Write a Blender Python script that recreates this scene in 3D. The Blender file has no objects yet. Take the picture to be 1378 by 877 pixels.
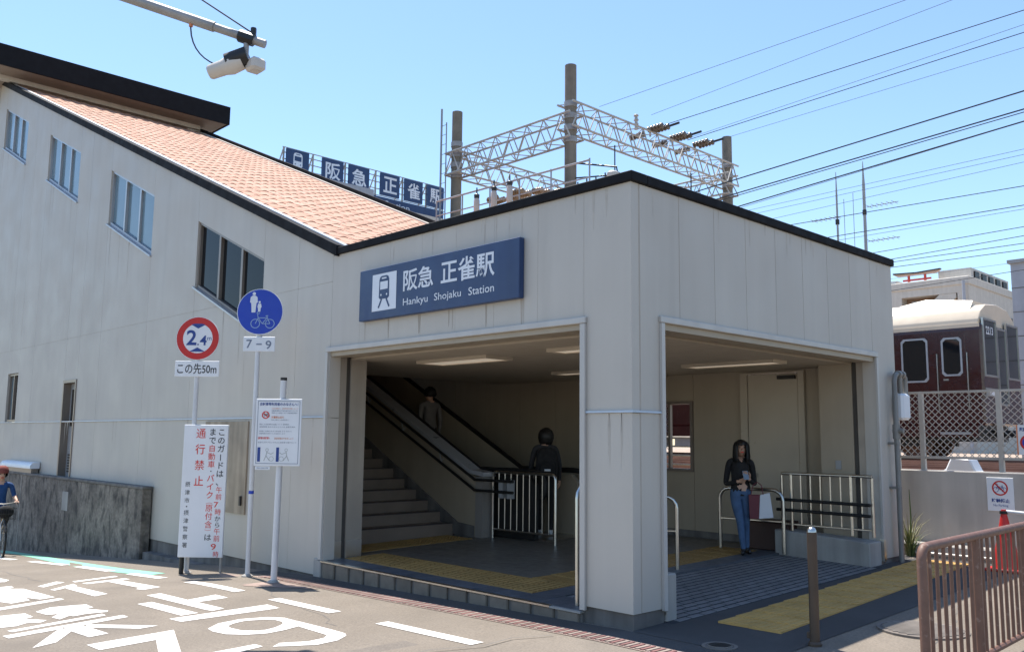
import bpy, bmesh, math, random
from mathutils import Vector, Matrix
random.seed(7)
R = math.radians
scene = bpy.context.scene
COL = scene.collection

# ------------------------------------------------------------------ camera
cam_d = bpy.data.cameras.new('camera'); cam = bpy.data.objects.new('camera', cam_d); COL.objects.link(cam)
yaw, pitch, roll = -0.80439, 0.12544, 0.0105
fw = Vector((math.sin(yaw)*math.cos(pitch), math.cos(yaw)*math.cos(pitch), math.sin(pitch)))
rt = Vector((math.cos(yaw), -math.sin(yaw), 0)); up = rt.cross(fw)
r2 = rt*math.cos(roll)+up*math.sin(roll); u2 = -rt*math.sin(roll)+up*math.cos(roll)
cam.matrix_world = Matrix(((r2.x, u2.x, -fw.x, 4.8373), (r2.y, u2.y, -fw.y, -6.1168), (r2.z, u2.z, -fw.z, 1.6), (0, 0, 0, 1)))
cam_d.sensor_width = 36; cam_d.lens = 36*1194.85/1378; cam_d.clip_start = 0.1; cam_d.clip_end = 2000
scene.camera = cam

# ------------------------------------------------------------------ sky, sun, exposure
SUN = Vector((-0.37, 0.07, 1.0)).normalized()
world = bpy.data.worlds.new('World'); scene.world = world; world.use_nodes = True
wn = world.node_tree.nodes; wl = world.node_tree.links
sky = wn.new('ShaderNodeTexSky'); sky.sky_type = 'NISHITA'; sky.sun_disc = False
sky.sun_elevation = math.asin(SUN.z); sky.sun_rotation = math.atan2(SUN.x, SUN.y)
sky.air_density = 1.2; sky.dust_density = 0.3; sky.ozone_density = 5.0; sky.altitude = 0
wl.new(sky.outputs[0], wn['Background'].inputs[0]); wn['Background'].inputs[1].default_value = 0.135
sun_d = bpy.data.lights.new('sun', 'SUN'); sun_d.energy = 5.0; sun_d.angle = R(0.53); sun_d.color = (1, 0.94, 0.86)
sun = bpy.data.objects.new('sun', sun_d); COL.objects.link(sun); sun.location = (-20, 6, 40)
sun.rotation_euler = (-SUN).to_track_quat('-Z', 'Y').to_euler()
vs = scene.view_settings; vs.view_transform = 'Standard'; vs.look = 'None'; vs.gamma = 1; vs.use_curve_mapping = False
vs.exposure = 0.75
scene.render.engine = 'CYCLES'; scene.cycles.use_denoising = True; scene.cycles.max_bounces = 8; scene.cycles.diffuse_bounces = 5
scene.cycles.sample_clamp_indirect = 6

# ------------------------------------------------------------------ materials
MATS = {}
def mat(name, col, rough=.6, metal=0., var=.12, scale=3., bump=0., bscale=40., streak=0., stain=None, rnd=0., spec=.5, emis=0., trans=0., grain=0., gscale=160.):
    if name in MATS: return MATS[name]
    m = bpy.data.materials.new(name); m.use_nodes = True; nt = m.node_tree; N = nt.nodes; L = nt.links
    b = N['Principled BSDF']; b.inputs['Roughness'].default_value = rough; b.inputs['Metallic'].default_value = metal
    b.inputs['Specular IOR Level'].default_value = spec
    if trans: b.inputs['Transmission Weight'].default_value = trans
    geo = N.new('ShaderNodeNewGeometry')
    def noise(sc, vec=None, detail=4):
        n = N.new('ShaderNodeTexNoise'); n.inputs['Scale'].default_value = sc; n.inputs['Detail'].default_value = detail
        L.new(vec if vec else geo.outputs['Position'], n.inputs['Vector']); return n.outputs['Fac']
    def ramp(fac, a, b_, c0, c1):
        r = N.new('ShaderNodeMapRange'); r.inputs[1].default_value = a; r.inputs[2].default_value = b_; r.inputs[3].default_value = c0; r.inputs[4].default_value = c1
        L.new(fac, r.inputs[0]); return r.outputs[0]
    def mul(colsock, fac):
        x = N.new('ShaderNodeVectorMath'); x.operation = 'SCALE'; L.new(colsock, x.inputs[0]); L.new(fac, x.inputs['Scale']); return x.outputs[0]
    rgb = N.new('ShaderNodeRGB'); rgb.outputs[0].default_value = (*col, 1); c = rgb.outputs[0]
    if var: c = mul(c, ramp(noise(scale), .3, .7, 1-var, 1+var*.7))
    if grain: c = mul(c, ramp(noise(gscale, detail=2), .3, .7, 1-grain, 1+grain))
    if streak:
        mp = N.new('ShaderNodeMapping'); mp.inputs['Scale'].default_value = (5, 5, .35); L.new(geo.outputs['Position'], mp.inputs[0])
        c = mul(c, ramp(noise(1.0, mp.outputs[0], 6), .38, .72, 1+streak*.25, 1-streak))
    if stain:
        mx = N.new('ShaderNodeMix'); mx.data_type = 'RGBA'; mx.inputs[7].default_value = (*stain[0], 1)
        mp = N.new('ShaderNodeMapping'); mp.inputs['Scale'].default_value = (1, 1, stain[2]); L.new(geo.outputs['Position'], mp.inputs[0])
        L.new(ramp(noise(stain[1], mp.outputs[0], 8), stain[3], stain[3]+.18, 0, stain[4]), mx.inputs[0]); L.new(c, mx.inputs[6]); c = mx.outputs[2]
    if rnd:
        oi = N.new('ShaderNodeObjectInfo'); c = mul(c, ramp(oi.outputs['Random'], 0, 1, 1-rnd, 1+rnd))
    L.new(c, b.inputs['Base Color'])
    if bump:
        bp = N.new('ShaderNodeBump'); bp.inputs['Strength'].default_value = bump; bp.inputs['Distance'].default_value = .01
        L.new(noise(bscale), bp.inputs['Height']); L.new(bp.outputs[0], b.inputs['Normal'])
    if rough and var and metal < .5: L.new(ramp(noise(scale*2.3), .3, .7, max(0.02, rough-.08), min(1, rough+.08)), b.inputs['Roughness'])
    if emis:
        b.inputs['Emission Color'].default_value = (*col, 1); b.inputs['Emission Strength'].default_value = emis
    MATS[name] = m; return m

asphalt = mat('asphalt', (.198, .168, .134), .9, var=.16, scale=.7, bump=.5, bscale=220, grain=.17, gscale=52, stain=((.115, .10, .085), .8, 1, .56, .55))
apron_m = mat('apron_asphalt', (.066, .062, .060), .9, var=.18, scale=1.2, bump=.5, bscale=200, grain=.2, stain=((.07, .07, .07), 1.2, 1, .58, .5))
paint_m = mat('road_paint', (.70, .67, .63), .7, var=.06, grain=.08, gscale=60, stain=((.27, .24, .20), 11, 1, .585, .8))
green_m = mat('green_paint', (.20, .50, .36), .7, var=.1, stain=((.3, .33, .3), 9, 1, .64, .6))
pinkpave = mat('pink_paving', (.29, .215, .18), .9, var=.3, scale=3, grain=.2, bump=.3)
concrete = mat('concrete', (.36, .345, .32), .85, var=.15, scale=2, streak=.25, bump=.25, bscale=90, grain=.08)
conc_dark = mat('dark_concrete', (.16, .15, .14), .9, var=.3, scale=2.5, streak=.45, bump=.3, bscale=70)
conc_old = mat('weathered_concrete', (.205, .178, .150), .92, var=.4, scale=1.6, streak=0, bump=.8, bscale=28, stain=((.04, .037, .035), 5.5, .6, .47, .85), grain=.25, gscale=17)
conc_wall = mat('fence_wall_concrete', (.44, .405, .365), .85, var=.12, scale=1.5, streak=.2, bump=.2, bscale=60, stain=((.30, .19, .12), 2.2, .3, .62, .5))
wall_m = mat('wall_panel_paint', (.480, .450, .402), .55, var=.05, scale=.7, streak=.04, stain=((.33, .305, .27), 2.6, .10, .60, .30), rnd=.014, bump=.06, bscale=30)
seal_m = mat('joint_sealant', (.40, .36, .31), .8, var=.1)
trim_m = mat('white_trim', (.47, .455, .43), .4, var=.04, scale=3, streak=.08)
black_m = mat('black_coping', (.010, .010, .012), .75, var=.15, spec=.18)
flash_m = mat('drip_flashing', (.40, .48, .60), .35, var=.1, metal=.3)
tile_m = mat('roof_tile', (.455, .255, .170), .8, var=.12, scale=.9, rnd=.035, stain=((.33, .20, .14), 3.5, 1, .6, .45), bump=.2, bscale=60, grain=.08, gscale=30)
valley_m = mat('roof_flashing', (.55, .57, .6), .35, metal=.5, var=.1)
steel = mat('stainless_steel', (.55, .53, .49), .28, metal=1., var=.08, scale=8)
galv = mat('galvanised_steel', (.33, .32, .31), .55, metal=.35, var=.15, scale=6)
greypaint = mat('grey_paint', (.30, .31, .32), .5, var=.1)
darkmetal = mat('dark_metal', (.03, .03, .03), .45, metal=.4, var=.1)
rubber = mat('black_rubber', (.008, .008, .008), .6, var=.1)
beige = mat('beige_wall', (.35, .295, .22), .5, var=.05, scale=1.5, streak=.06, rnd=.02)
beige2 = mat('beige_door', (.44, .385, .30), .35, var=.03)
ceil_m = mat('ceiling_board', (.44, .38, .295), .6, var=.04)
light_m = mat('lamp_diffuser', (1, .86, .68), .4, var=0, emis=.16)
brownsoff = mat('brown_soffit', (.29, .235, .19), .7, var=.08)
floor_m = mat('floor_tile', (.135, .12, .10), .4, var=.12, scale=5, rnd=.10)
bluetile = mat('blue_grey_tile', (.09, .098, .112), .5, var=.2, scale=6, rnd=.15, grain=.1)
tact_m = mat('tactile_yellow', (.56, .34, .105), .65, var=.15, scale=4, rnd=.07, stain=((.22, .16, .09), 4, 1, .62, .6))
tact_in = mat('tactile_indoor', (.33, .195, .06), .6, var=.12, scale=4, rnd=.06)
brick_m = mat('ramp_brick', (.175, .172, .172), .7, var=.15, scale=6, rnd=.12, grain=.15)
step_m = mat('stair_stone', (.19, .148, .118), .6, var=.12, rnd=.05)
nose_m = mat('stair_nosing', (.06, .05, .05), .7, var=.2)
navy = mat('navy_sign', (.016, .043, .125), .42, var=.06, streak=.12)
signwhite = mat('sign_white', (.66, .70, .76), .5, var=.02)
boardwhite = mat('board_white', (.70, .72, .75), .4, var=.03, streak=.04)
polewhite = mat('white_pole', (.60, .61, .63), .4, var=.06, streak=.1)
red_s = mat('sign_red', (.50, .016, .014), .45, var=.04)
redtxt = mat('red_lettering', (.62, .04, .03), .5, var=0)
orangetxt = mat('orange_lettering', (.62, .22, .10), .5, var=0)
blue_s = mat('sign_blue', (.004, .042, .40), .4, var=.03)
bluetxt = mat('blue_lettering', (.016, .05, .23), .5, var=0)
blktxt = mat('dark_lettering', (.035, .037, .045), .6, var=0)
greytxt = mat('grey_lettering', (.16, .19, .26), .6, var=0)
glass = mat('window_glass', (.010, .012, .015), .04, var=0, spec=.5)
dimglass = mat('dark_reflection_glass', (.006, .007, .009), .06, var=0, spec=.16)  # dark reflection painted in: near-black base and low specular
skyglass = mat('sky_reflection_glass', (.11, .175, .215), .12, var=.15, scale=.9, spec=.8)  # sky reflection painted into the pale blue base colour of the panes
alu = mat('bronze_aluminium', (.26, .22, .19), .4, metal=.5, var=.08)
alu2 = mat('silver_aluminium', (.45, .45, .46), .4, metal=.6, var=.08)
maroon = mat('train_maroon', (.040, .0055, .0065), .2, var=.06, spec=.6)
cream = mat('train_cream', (.66, .56, .43), .4, var=.04)
creambld = mat('cream_render', (.56, .52, .46), .8, var=.06, streak=.1)
pinkbld = mat('pink_render', (.66, .47, .35), .8, var=.06)
greybld = mat('grey_cladding', (.36, .38, .42), .7, var=.06, streak=.08)
gantry_m = mat('gantry_paint', (.43, .415, .385), .5, var=.15, scale=5, stain=((.28, .14, .07), 6, 1, .62, .5))
pole_m = mat('concrete_pole', (.20, .175, .14), .85, var=.18, streak=.3, bump=.15)
insul = mat('brown_insulator', (.13, .095, .07), .3, var=.2)
porcelain = mat('white_porcelain', (.44, .40, .35), .3, var=.05)
wire_m = mat('overhead_cable', (.045, .05, .056), .6, var=0)
wire_t = mat('thin_cable', (.16, .19, .22), .6, var=0)
ballast_m = mat('ballast', (.36, .275, .21), .95, var=.3, scale=2, grain=.45, gscale=14, bump=1, bscale=16)
rust = mat('rusty_rail', (.16, .075, .05), .7, var=.2)
sleeper_m = mat('sleeper', (.26, .23, .2), .9, var=.2)
brownrail = mat('brown_rail_paint', (.165, .085, .058), .55, var=.15, scale=14, stain=((.38, .29, .24), 22, 1, .62, .7), bump=.1)
bronze = mat('bronze_bollard', (.085, .058, .040), .5, metal=.2, var=.12)
conered = mat('cone_red', (.55, .02, .018), .45, var=.1, stain=((.25, .03, .03), 8, 1, .6, .5))
lampwhite = mat('lamp_housing', (.56, .52, .47), .45, var=.08)
iron = mat('cast_iron', (.17, .145, .125), .8, metal=.0, var=.2)
leaf_m = mat('dry_leaf', (.20, .19, .07), .7, var=.3, scale=10, rnd=.1)
leaf_g = mat('green_leaf', (.07, .10, .025), .6, var=.3, scale=10)
skin = mat('skin', (.50, .30, .21), .5, var=.05)
hair_m = mat('black_hair', (.010, .009, .009), .5, var=.2, scale=30)
blackcloth = mat('black_cloth', (.012, .012, .014), .9, var=.2, scale=8, bump=.9, bscale=26)
darkcloth = mat('charcoal_cloth', (.035, .035, .04), .9, var=.2, scale=8, bump=.9, bscale=26)
denim = mat('denim', (.060, .115, .22), .85, var=.2, scale=12, bump=.9, bscale=26)
blueshirt = mat('blue_shirt', (.012, .060, .19), .8, var=.15, scale=9, bump=.9, bscale=26)
greyshirt = mat('grey_shirt', (.16, .15, .145), .9, var=.15, scale=9, bump=.9, bscale=26)
shoeblack = mat('black_shoe', (.010, .010, .011), .35, var=.1)
shoewhite = mat('white_shoe', (.55, .57, .6), .6, var=.1)
bagred = mat('bag_maroon', (.12, .018, .03), .5, var=.1)
bagwhite = mat('bag_white', (.58, .60, .64), .5, var=.05)
redbox_m = mat('red_brown_box', (.055, .026, .02), .6, var=.2)
hatch_m = mat('hatch_paint', (.33, .27, .20), .6, var=.2, streak=.5)

# ------------------------------------------------------------------ mesh helpers
class MB:
    def __init__(s): s.v = []; s.f = []
    def add(s, vs_, fs):
        o = len(s.v); s.v += [tuple(p) for p in vs_]; s.f += [tuple(i+o for i in f) for f in fs]; return s
    def box(s, x0, x1, y0, y1, z0, z1):
        return s.add([(x0, y0, z0), (x1, y0, z0), (x1, y1, z0), (x0, y1, z0), (x0, y0, z1), (x1, y0, z1), (x1, y1, z1), (x0, y1, z1)],
                     [(0, 3, 2, 1), (4, 5, 6, 7), (0, 1, 5, 4), (1, 2, 6, 5), (2, 3, 7, 6), (3, 0, 4, 7)])
    def prism(s, poly, axis, a, b):
        n = len(poly)
        P = {'y': lambda p, t: (p[0], t, p[1]), 'x': lambda p, t: (t, p[0], p[1]), 'z': lambda p, t: (p[0], p[1], t)}[axis]
        return s.add([P(p, a) for p in poly]+[P(p, b) for p in poly],
                     [tuple(range(n)), tuple(range(2*n-1, n-1, -1))]+[(i, (i+1) % n, n+(i+1) % n, n+i) for i in range(n)])
    def tube(s, pts, r, n=8, closed=False, r2=None):
        pts = [Vector(p) for p in pts]; k = len(pts); o = len(s.v)
        rad = r if isinstance(r, (list, tuple)) else [r]*k
        prev = None
        for i, p in enumerate(pts):
            if closed: t = (pts[(i+1) % k]-pts[i-1]).normalized()
            else: t = ((pts[min(i+1, k-1)]-pts[max(i-1, 0)])).normalized()
            if prev is None: a = t.orthogonal().normalized() if abs(t.z) > .95 else t.cross(Vector((0, 0, 1))).normalized()
            else: a = (prev-t*prev.dot(t)).normalized()
            prev = a; b = t.cross(a)
            for j in range(n):
                th = 2*math.pi*(j+.5)/n; s.v.append(tuple(p+a*math.cos(th)*rad[i]+b*math.sin(th)*rad[i]*(r2 or 1)))
        for i in range(k if closed else k-1):
            for j in range(n):
                a0 = o+i*n+j; a1 = o+i*n+(j+1) % n; b0 = o+((i+1) % k)*n+j; b1 = o+((i+1) % k)*n+(j+1) % n
                s.f.append((a0, a1, b1, b0))
        if not closed: s.f.append(tuple(o+j for j in range(n-1, -1, -1))); s.f.append(tuple(o+(k-1)*n+j for j in range(n)))
        return s
    def lathe(s, prof, c=(0, 0, 0), n=16, axis='z'):
        o = len(s.v); k = len(prof)
        for (r, h) in prof:
            for j in range(n):
                a = 2*math.pi*j/n; p = (r*math.cos(a), r*math.sin(a), h)
                if axis == 'x': p = (h, r*math.cos(a), r*math.sin(a))
                if axis == 'y': p = (r*math.cos(a), h, r*math.sin(a))
                s.v.append((c[0]+p[0], c[1]+p[1], c[2]+p[2]))
        for i in range(k-1):
            for j in range(n): s.f.append((o+i*n+j, o+i*n+(j+1) % n, o+(i+1)*n+(j+1) % n, o+(i+1)*n+j))
        s.f.append(tuple(o+j for j in range(n-1, -1, -1))); s.f.append(tuple(o+(k-1)*n+j for j in range(n)))
        return s
    def ball(s, c, rx, ry, rz, n=14, m=9):
        return s.add(*ball_vf(c, rx, ry, rz, n, m))
    # flat print on a plane facing -Y: (u, v) at depth y
    def flat(s, pts, y): return s.add([(u, y, v) for u, v in pts], [tuple(range(len(pts)))])
    def rect(s, u0, u1, v0, v1, y): return s.flat([(u0, v0), (u1, v0), (u1, v1), (u0, v1)], y)
    def disc(s, u, v, r, y, n=40): return s.flat([(u+r*math.cos(2*math.pi*i/n), v+r*math.sin(2*math.pi*i/n)) for i in range(n)], y)
    def ring(s, u, v, r0, r1, y, n=40):
        P = [(u+r*math.cos(2*math.pi*i/n), y, v+r*math.sin(2*math.pi*i/n)) for r in (r0, r1) for i in range(n)]
        return s.add(P, [(i, (i+1) % n, n+(i+1) % n, n+i) for i in range(n)])
    def stroke(s, pts, w, y):
        for (a, b) in zip(pts[:-1], pts[1:]):
            d = Vector((b[0]-a[0], b[1]-a[1])).normalized(); nx, ny = -d.y*w/2, d.x*w/2
            s.flat([(a[0]-nx, a[1]-ny), (b[0]-nx, b[1]-ny), (b[0]+nx, b[1]+ny), (a[0]+nx, a[1]+ny)], y)
        return s
def ball_vf(c, rx, ry, rz, n, m):
    v = [(c[0], c[1], c[2]+rz)]; f = []
    for i in range(1, m):
        t = math.pi*i/m
        for j in range(n):
            a = 2*math.pi*j/n; v.append((c[0]+rx*math.sin(t)*math.cos(a), c[1]+ry*math.sin(t)*math.sin(a), c[2]+rz*math.cos(t)))
    v.append((c[0], c[1], c[2]-rz)); e = len(v)-1
    for j in range(n):
        f.append((0, 1+j, 1+(j+1) % n)); f.append((e, e-n+(j+1) % n, e-n+j))
        for i in range(m-2): f.append((1+i*n+j, 1+(i+1)*n+j, 1+(i+1)*n+(j+1) % n, 1+i*n+(j+1) % n))
    return v, f
def mesh(name, mb, m, smooth=False, bevel=0, flat2d=False):
    me = bpy.data.meshes.new(name); me.from_pydata(mb.v, [], mb.f)
    if not flat2d:
        bm = bmesh.new(); bm.from_mesh(me)
        bmesh.ops.recalc_face_normals(bm, faces=bm.faces)
        if bevel: bmesh.ops.bevel(bm, geom=list(bm.edges), offset=bevel, segments=1, affect='EDGES', clamp_overlap=True)
        bm.to_mesh(me); bm.free()
    if m: me.materials.append(m)
    if smooth:
        for p in me.polygons: p.use_smooth = True
        try: me.set_sharp_from_angle(angle=R(42))
        except Exception: pass
    return me
def obj(name, me, parent=None, loc=None, rz=0):
    o = bpy.data.objects.new(name, me); COL.objects.link(o)
    if parent: o.parent = parent
    if loc: o.location = loc
    if rz: o.rotation_euler = (0, 0, rz)
    return o
def part(name, mb, m, parent=None, smooth=False, bevel=0, flat2d=False, kind=None, label=None, loc=None, rz=0):
    o = obj(name, mesh(name, mb, m, smooth, bevel, flat2d), parent, loc, rz)
    if kind: o['kind'] = kind
    if label: o['label'] = label
    return o
def tag(o, label, cat, group=None):
    o['label'] = label; o['category'] = cat
    if group: o['group'] = group
    return o
def thing(name, label, cat, loc=(0, 0, 0), rz=0, group=None):
    return tag(obj(name, None, None, loc, rz), label, cat, group)
def B(*a): return MB().box(*a)
def clip(poly, a, b, c):          # keep a*x+b*z<=c
    out = []
    for i, p in enumerate(poly):
        q = poly[(i+1) % len(poly)]; dp = a*p[0]+b*p[1]-c; dq = a*q[0]+b*q[1]-c
        if dp <= 0: out.append(p)
        if dp*dq < 0: t = dp/(dp-dq); out.append((p[0]+t*(q[0]-p[0]), p[1]+t*(q[1]-p[1])))
    return out

# ------------------------------------------------------------------ lettering
GL = {}
def glyphs(s, bold=0.):
    k = (s, bold)
    if k not in GL:
        cu = bpy.data.curves.new('lettering', 'FONT'); cu.body = s; cu.offset = bold; cu.resolution_u = 3; cu.fill_mode = 'BOTH'
        o = bpy.data.objects.new('lettering', cu); COL.objects.link(o)
        dg = bpy.context.evaluated_depsgraph_get(); dg.update(); me = bpy.data.meshes.new_from_object(o.evaluated_get(dg))
        GL[k] = ([(v.co.x, v.co.y) for v in me.vertices], [tuple(p.vertices) for p in me.polygons])
        bpy.data.objects.remove(o); bpy.data.meshes.remove(me); bpy.data.curves.remove(cu)
    return GL[k]
def fit(s, u0, u1, v0, v1, bold=0.):
    V, F = glyphs(s, bold); xs = [p[0] for p in V]; ys = [p[1] for p in V]
    a, b, c, d = min(xs), max(xs), min(ys), max(ys)
    return [(u0+(p[0]-a)/(b-a)*(u1-u0), v0+(p[1]-c)/(d-c)*(v1-v0)) for p in V], F
def text(parent, s, u0, u1, v0, v1, y, m, bold=0., name='lettering'):
    V, F = fit(s, u0, u1, v0, v1, bold); mb = MB(); mb.add([(u, y, v) for u, v in V], F)
    return part(name, mb, m, parent, flat2d=True)
def vtext(parent, s, u, v_top, cell, y, m, bold=0., stretch=1.):
    mb = MB()
    for i, ch in enumerate(s):
        if ch == ' ': continue
        V, F = glyphs(ch, bold); cy = v_top-cell*(i+.5); k = cell*.95
        rot = ch in 'ー（）'
        P = []
        for (a, b) in V:
            a -= .46; b -= .35
            if rot: a, b = b, -a
            P.append((u+a*k*stretch, y, cy+b*k))
        mb.add(P, F)
    return part('lettering', mb, m, parent, flat2d=True)

# ------------------------------------------------------------------ ground and road
GX = [(-40, -2.6), (-18, -1.0), (-10, -.42), (-5.25, -.13), (0, 0), (300, 0)]
def gx(x):
    if x <= -40: return -2.6
    for (a, za), (b, zb) in zip(GX[:-1], GX[1:]):
        if a <= x <= b: return za+(zb-za)*(x-a)/(b-a)
    return 0
def g(x, y): return gx(x)+(.024*min(y, 7) if y > 0 else 0)
def ground():
    xs = [-400, -120, -60, -40]+[-40+1.1*i for i in range(1, 37)]+[0, 1, 2, 4, 7, 12, 25, 60, 150, 400]
    xs = sorted(set(xs+[-18, -10, -5.25])); ys = [-400, -100, -40, -15, -8, -5, -3, -2, -1, 0, 1, 2, 3, 4, 5, 6, 7, 10, 30, 100, 400]
    V = [(x, y, g(x, y)) for y in ys for x in xs]; n = len(xs)
    F = [(j*n+i, j*n+i+1, (j+1)*n+i+1, (j+1)*n+i) for j in range(len(ys)-1) for i in range(n-1)]
    o = part('road', MB().add(V, F), asphalt, flat2d=True); o['kind'] = 'structure'; return o
road = ground()
def paint(name, poly_or_vf, m, dz=.005):
    if isinstance(poly_or_vf, tuple): V, F = poly_or_vf
    else: V, F = poly_or_vf, [tuple(range(len(poly_or_vf)))]
    return part(name, MB().add([(x, y, g(x, y)+dz) for x, y in V], F), m, road, flat2d=True)
for a, b in [(-14.4, -12.85), (-11.9, -10.15), (-9.6, -8.3), (-7.6, -6.55), (-5.8, -4.5), (-3.76, -2.6), (-1.85, -.57)]:
    k = max(1, int((b-a)/.4)); xs = [a+(b-a)*i/k for i in range(k+1)]
    paint('lane_dash', ([(x, -1.325) for x in xs]+[(x, -1.185) for x in xs], [(i, i+1, k+2+i, k+1+i) for i in range(k)]), paint_m)
GL_T = [(-26, -.15)]+[(-16.536, -0.384), (-14.348, -0.55), (-11.96, -0.779), (-10.15, -0.943), (-8.502, -0.989), (-7.181, -0.949)]; GL_B = [(-26, -.60)]+[(-14.828, -0.704), (-13.212, -0.875), (-10.639, -1.194), (-9.115, -1.295), (-7.95, -1.282), (-7.142, -1.214)]
paint('green_edge_line', (GL_T+GL_B, [(i, i+1, 8+i, 7+i) for i in range(6)]), green_m, .004)
ROADCHARS = {'stop': [[(-3.427, -2.508), (-3.202, -2.493), (-3.207, -1.492), (-3.487, -1.478)], [(-4.981, -2.091), (-5.017, -1.926), (-3.583, -1.891), (-3.539, -2.037), (-3.653, -2.053)], [(-4.482, -2.384), (-4.504, -2.229), (-3.527, -2.181), (-3.511, -2.357)], [(-4.357, -1.939), (-4.479, -1.549), (-4.191, -1.549), (-4.144, -1.915)]], 'nine_tail': [[(-2.574, -1.737), (-1.883, -1.74), (-1.681, -1.751), (-1.593, -1.796), (-1.483, -1.948), (-1.454, -2.158), (-1.641, -2.446), (-1.73, -2.335), (-1.619, -2.136), (-1.647, -1.974), (-1.729, -1.897), (-2.235, -1.866)]], 'seven': [[(-2.777, -3.45), (-2.502, -3.447), (-2.567, -2.981), (-2.106, -3.153), (-0.911, -3.577), (-0.795, -3.463), (-1.98, -3.031), (-2.878, -2.7)]], 'bar': [[(-1.785, -2.956), (-1.828, -2.494), (-1.707, -2.492), (-1.634, -2.81)]], 'go': [[(-7.123, -2.549), (-6.92, -2.54), (-7.292, -2.184), (-7.509, -2.219)], [(-6.545, -2.584), (-6.415, -2.571), (-6.703, -2.23), (-6.984, -2.181)], [(-6.616, -2.413), (-6.673, -2.268), (-5.458, -2.324), (-5.355, -2.498)], [(-7.328, -2.084), (-7.162, -2.108), (-7.361, -1.502), (-7.519, -1.491)], [(-6.96, -2.094), (-6.779, -2.09), (-6.848, -1.546), (-7.054, -1.538)], [(-6.841, -1.832), (-6.873, -1.668), (-5.568, -1.692), (-5.468, -1.932), (-5.629, -1.953), (-5.719, -1.875)]], 'kin': [[(-4.741, -3.259), (-4.91, -3.08), (-4.883, -2.902), (-4.842, -2.76), (-4.605, -2.769), (-4.567, -2.852), (-4.294, -2.737), (-4.23, -2.771), (-4.263, -2.943), (-4.218, -3.082), (-4.279, -3.095), (-4.139, -3.226), (-4.298, -3.248), (-4.465, -3.136), (-4.471, -3.234)], [(-4.757, -3.689), (-4.717, -3.359), (-4.462, -3.361), (-4.397, -3.448), (-4.18, -3.326), (-4.097, -3.398), (-4.159, -3.499), (-4.064, -3.611), (-4.088, -3.792)], [(-3.883, -3.733), (-3.787, -3.715), (-4.042, -2.85), (-4.158, -2.843)], [(-3.658, -3.825), (-3.516, -3.815), (-3.806, -2.732), (-3.946, -2.731)], [(-3.71, -3.35), (-3.744, -3.183), (-3.13, -3.155), (-3.084, -3.327), (-3.45, -3.345)], [(-3.677, -3.365), (-3.448, -3.351), (-3.059, -3.59), (-2.966, -3.792), (-3.466, -3.495)], [(-3.703, -3.143), (-3.172, -2.713), (-3.148, -2.886), (-3.541, -3.187)]], 'tsu': [[(-7.476, -3.066), (-7.488, -2.738), (-7.261, -2.772), (-7.181, -2.861), (-6.981, -2.74), (-5.696, -2.792), (-5.634, -2.959), (-5.982, -3.007), (-5.654, -3.051), (-5.538, -3.26), (-6.264, -3.358)], [(-5.209, -3.612), (-5.544, -2.789), (-5.379, -2.798), (-5.027, -3.655)], [(-9.043, -2.583), (-8.793, -2.526), (-8.366, -2.526), (-8.146, -2.635), (-8.26, -2.778)]]}
NINE = ([(-2.716, -2.469), (-2.878, -2.296), (-2.935, -2.059), (-2.846, -1.83), (-2.698, -1.736), (-2.464, -1.748), (-2.244, -1.852), (-2.177, -2.034), (-2.155, -2.209), (-2.228, -2.359), (-2.374, -2.471), (-2.559, -2.497)], [(-2.702, -2.293), (-2.777, -2.198), (-2.82, -2.068), (-2.757, -1.913), (-2.659, -1.854), (-2.537, -1.854), (-2.435, -1.903), (-2.341, -2.032), (-2.302, -2.144), (-2.332, -2.225), (-2.432, -2.301), (-2.59, -2.316)])
for ch, strokes in ROADCHARS.items():       # one painted character per entry, its brush strokes as polygons on the road
    V = []; F = []
    for P in strokes: F.append(tuple(range(len(V), len(V)+len(P)))); V += P
    if ch == 'nine_tail':
        n = len(V); V += NINE[0]+NINE[1]; F += [(n+i, n+(i+1) % 12, n+12+(i+1) % 12, n+12+i) for i in range(12)]
    paint('painted_character', (V, F), paint_m, .0035)
# paved strip and slotted drain along the front of the station
pv = [(-6.2, -.75), (-4.6, -.95), (-4.2, -.62), (2.2, -.60), (2.2, -.02), (-6.2, -.02)]
dr = part('drain_channel', MB().add([(x, y, g(x, y)+.005) for x, y in [(-5.6, -.52), (-4.85, -.52), (0, -.52), (1.9, -.52), (1.9, -.30), (0, -.30), (-4.85, -.30), (-5.6, -.30)]], [(0, 1, 6, 7), (1, 2, 5, 6), (2, 3, 4, 5)]), pinkpave, road, flat2d=True)
mb = MB(); mr = MB()
for i in range(148):
    x = -5.5+i*.05; q = mr if i % 2 else mb
    q.box(x, x+.030, -.50, -.335, g(x, -.4)+.002, g(x, -.4)+.012)
part('grate_bars', mb, mat('grate_grey', (.27, .215, .18), .8, var=.25), road, kind='stuff')
part('grate_bars', mr, mat('grate_red', (.20, .095, .085), .8, var=.35), road, kind='stuff')
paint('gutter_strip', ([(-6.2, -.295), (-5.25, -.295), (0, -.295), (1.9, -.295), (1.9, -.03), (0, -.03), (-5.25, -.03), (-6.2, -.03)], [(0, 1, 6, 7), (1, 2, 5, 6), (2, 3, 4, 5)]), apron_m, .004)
paint('paved_patch', ([(-6.4, -.62), (-4.85, -1.02), (-4.0, -.56), (-4.85, -.53), (-6.3, -.5)], [(0, 1, 2, 3, 4)]), pinkpave, .004)
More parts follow.
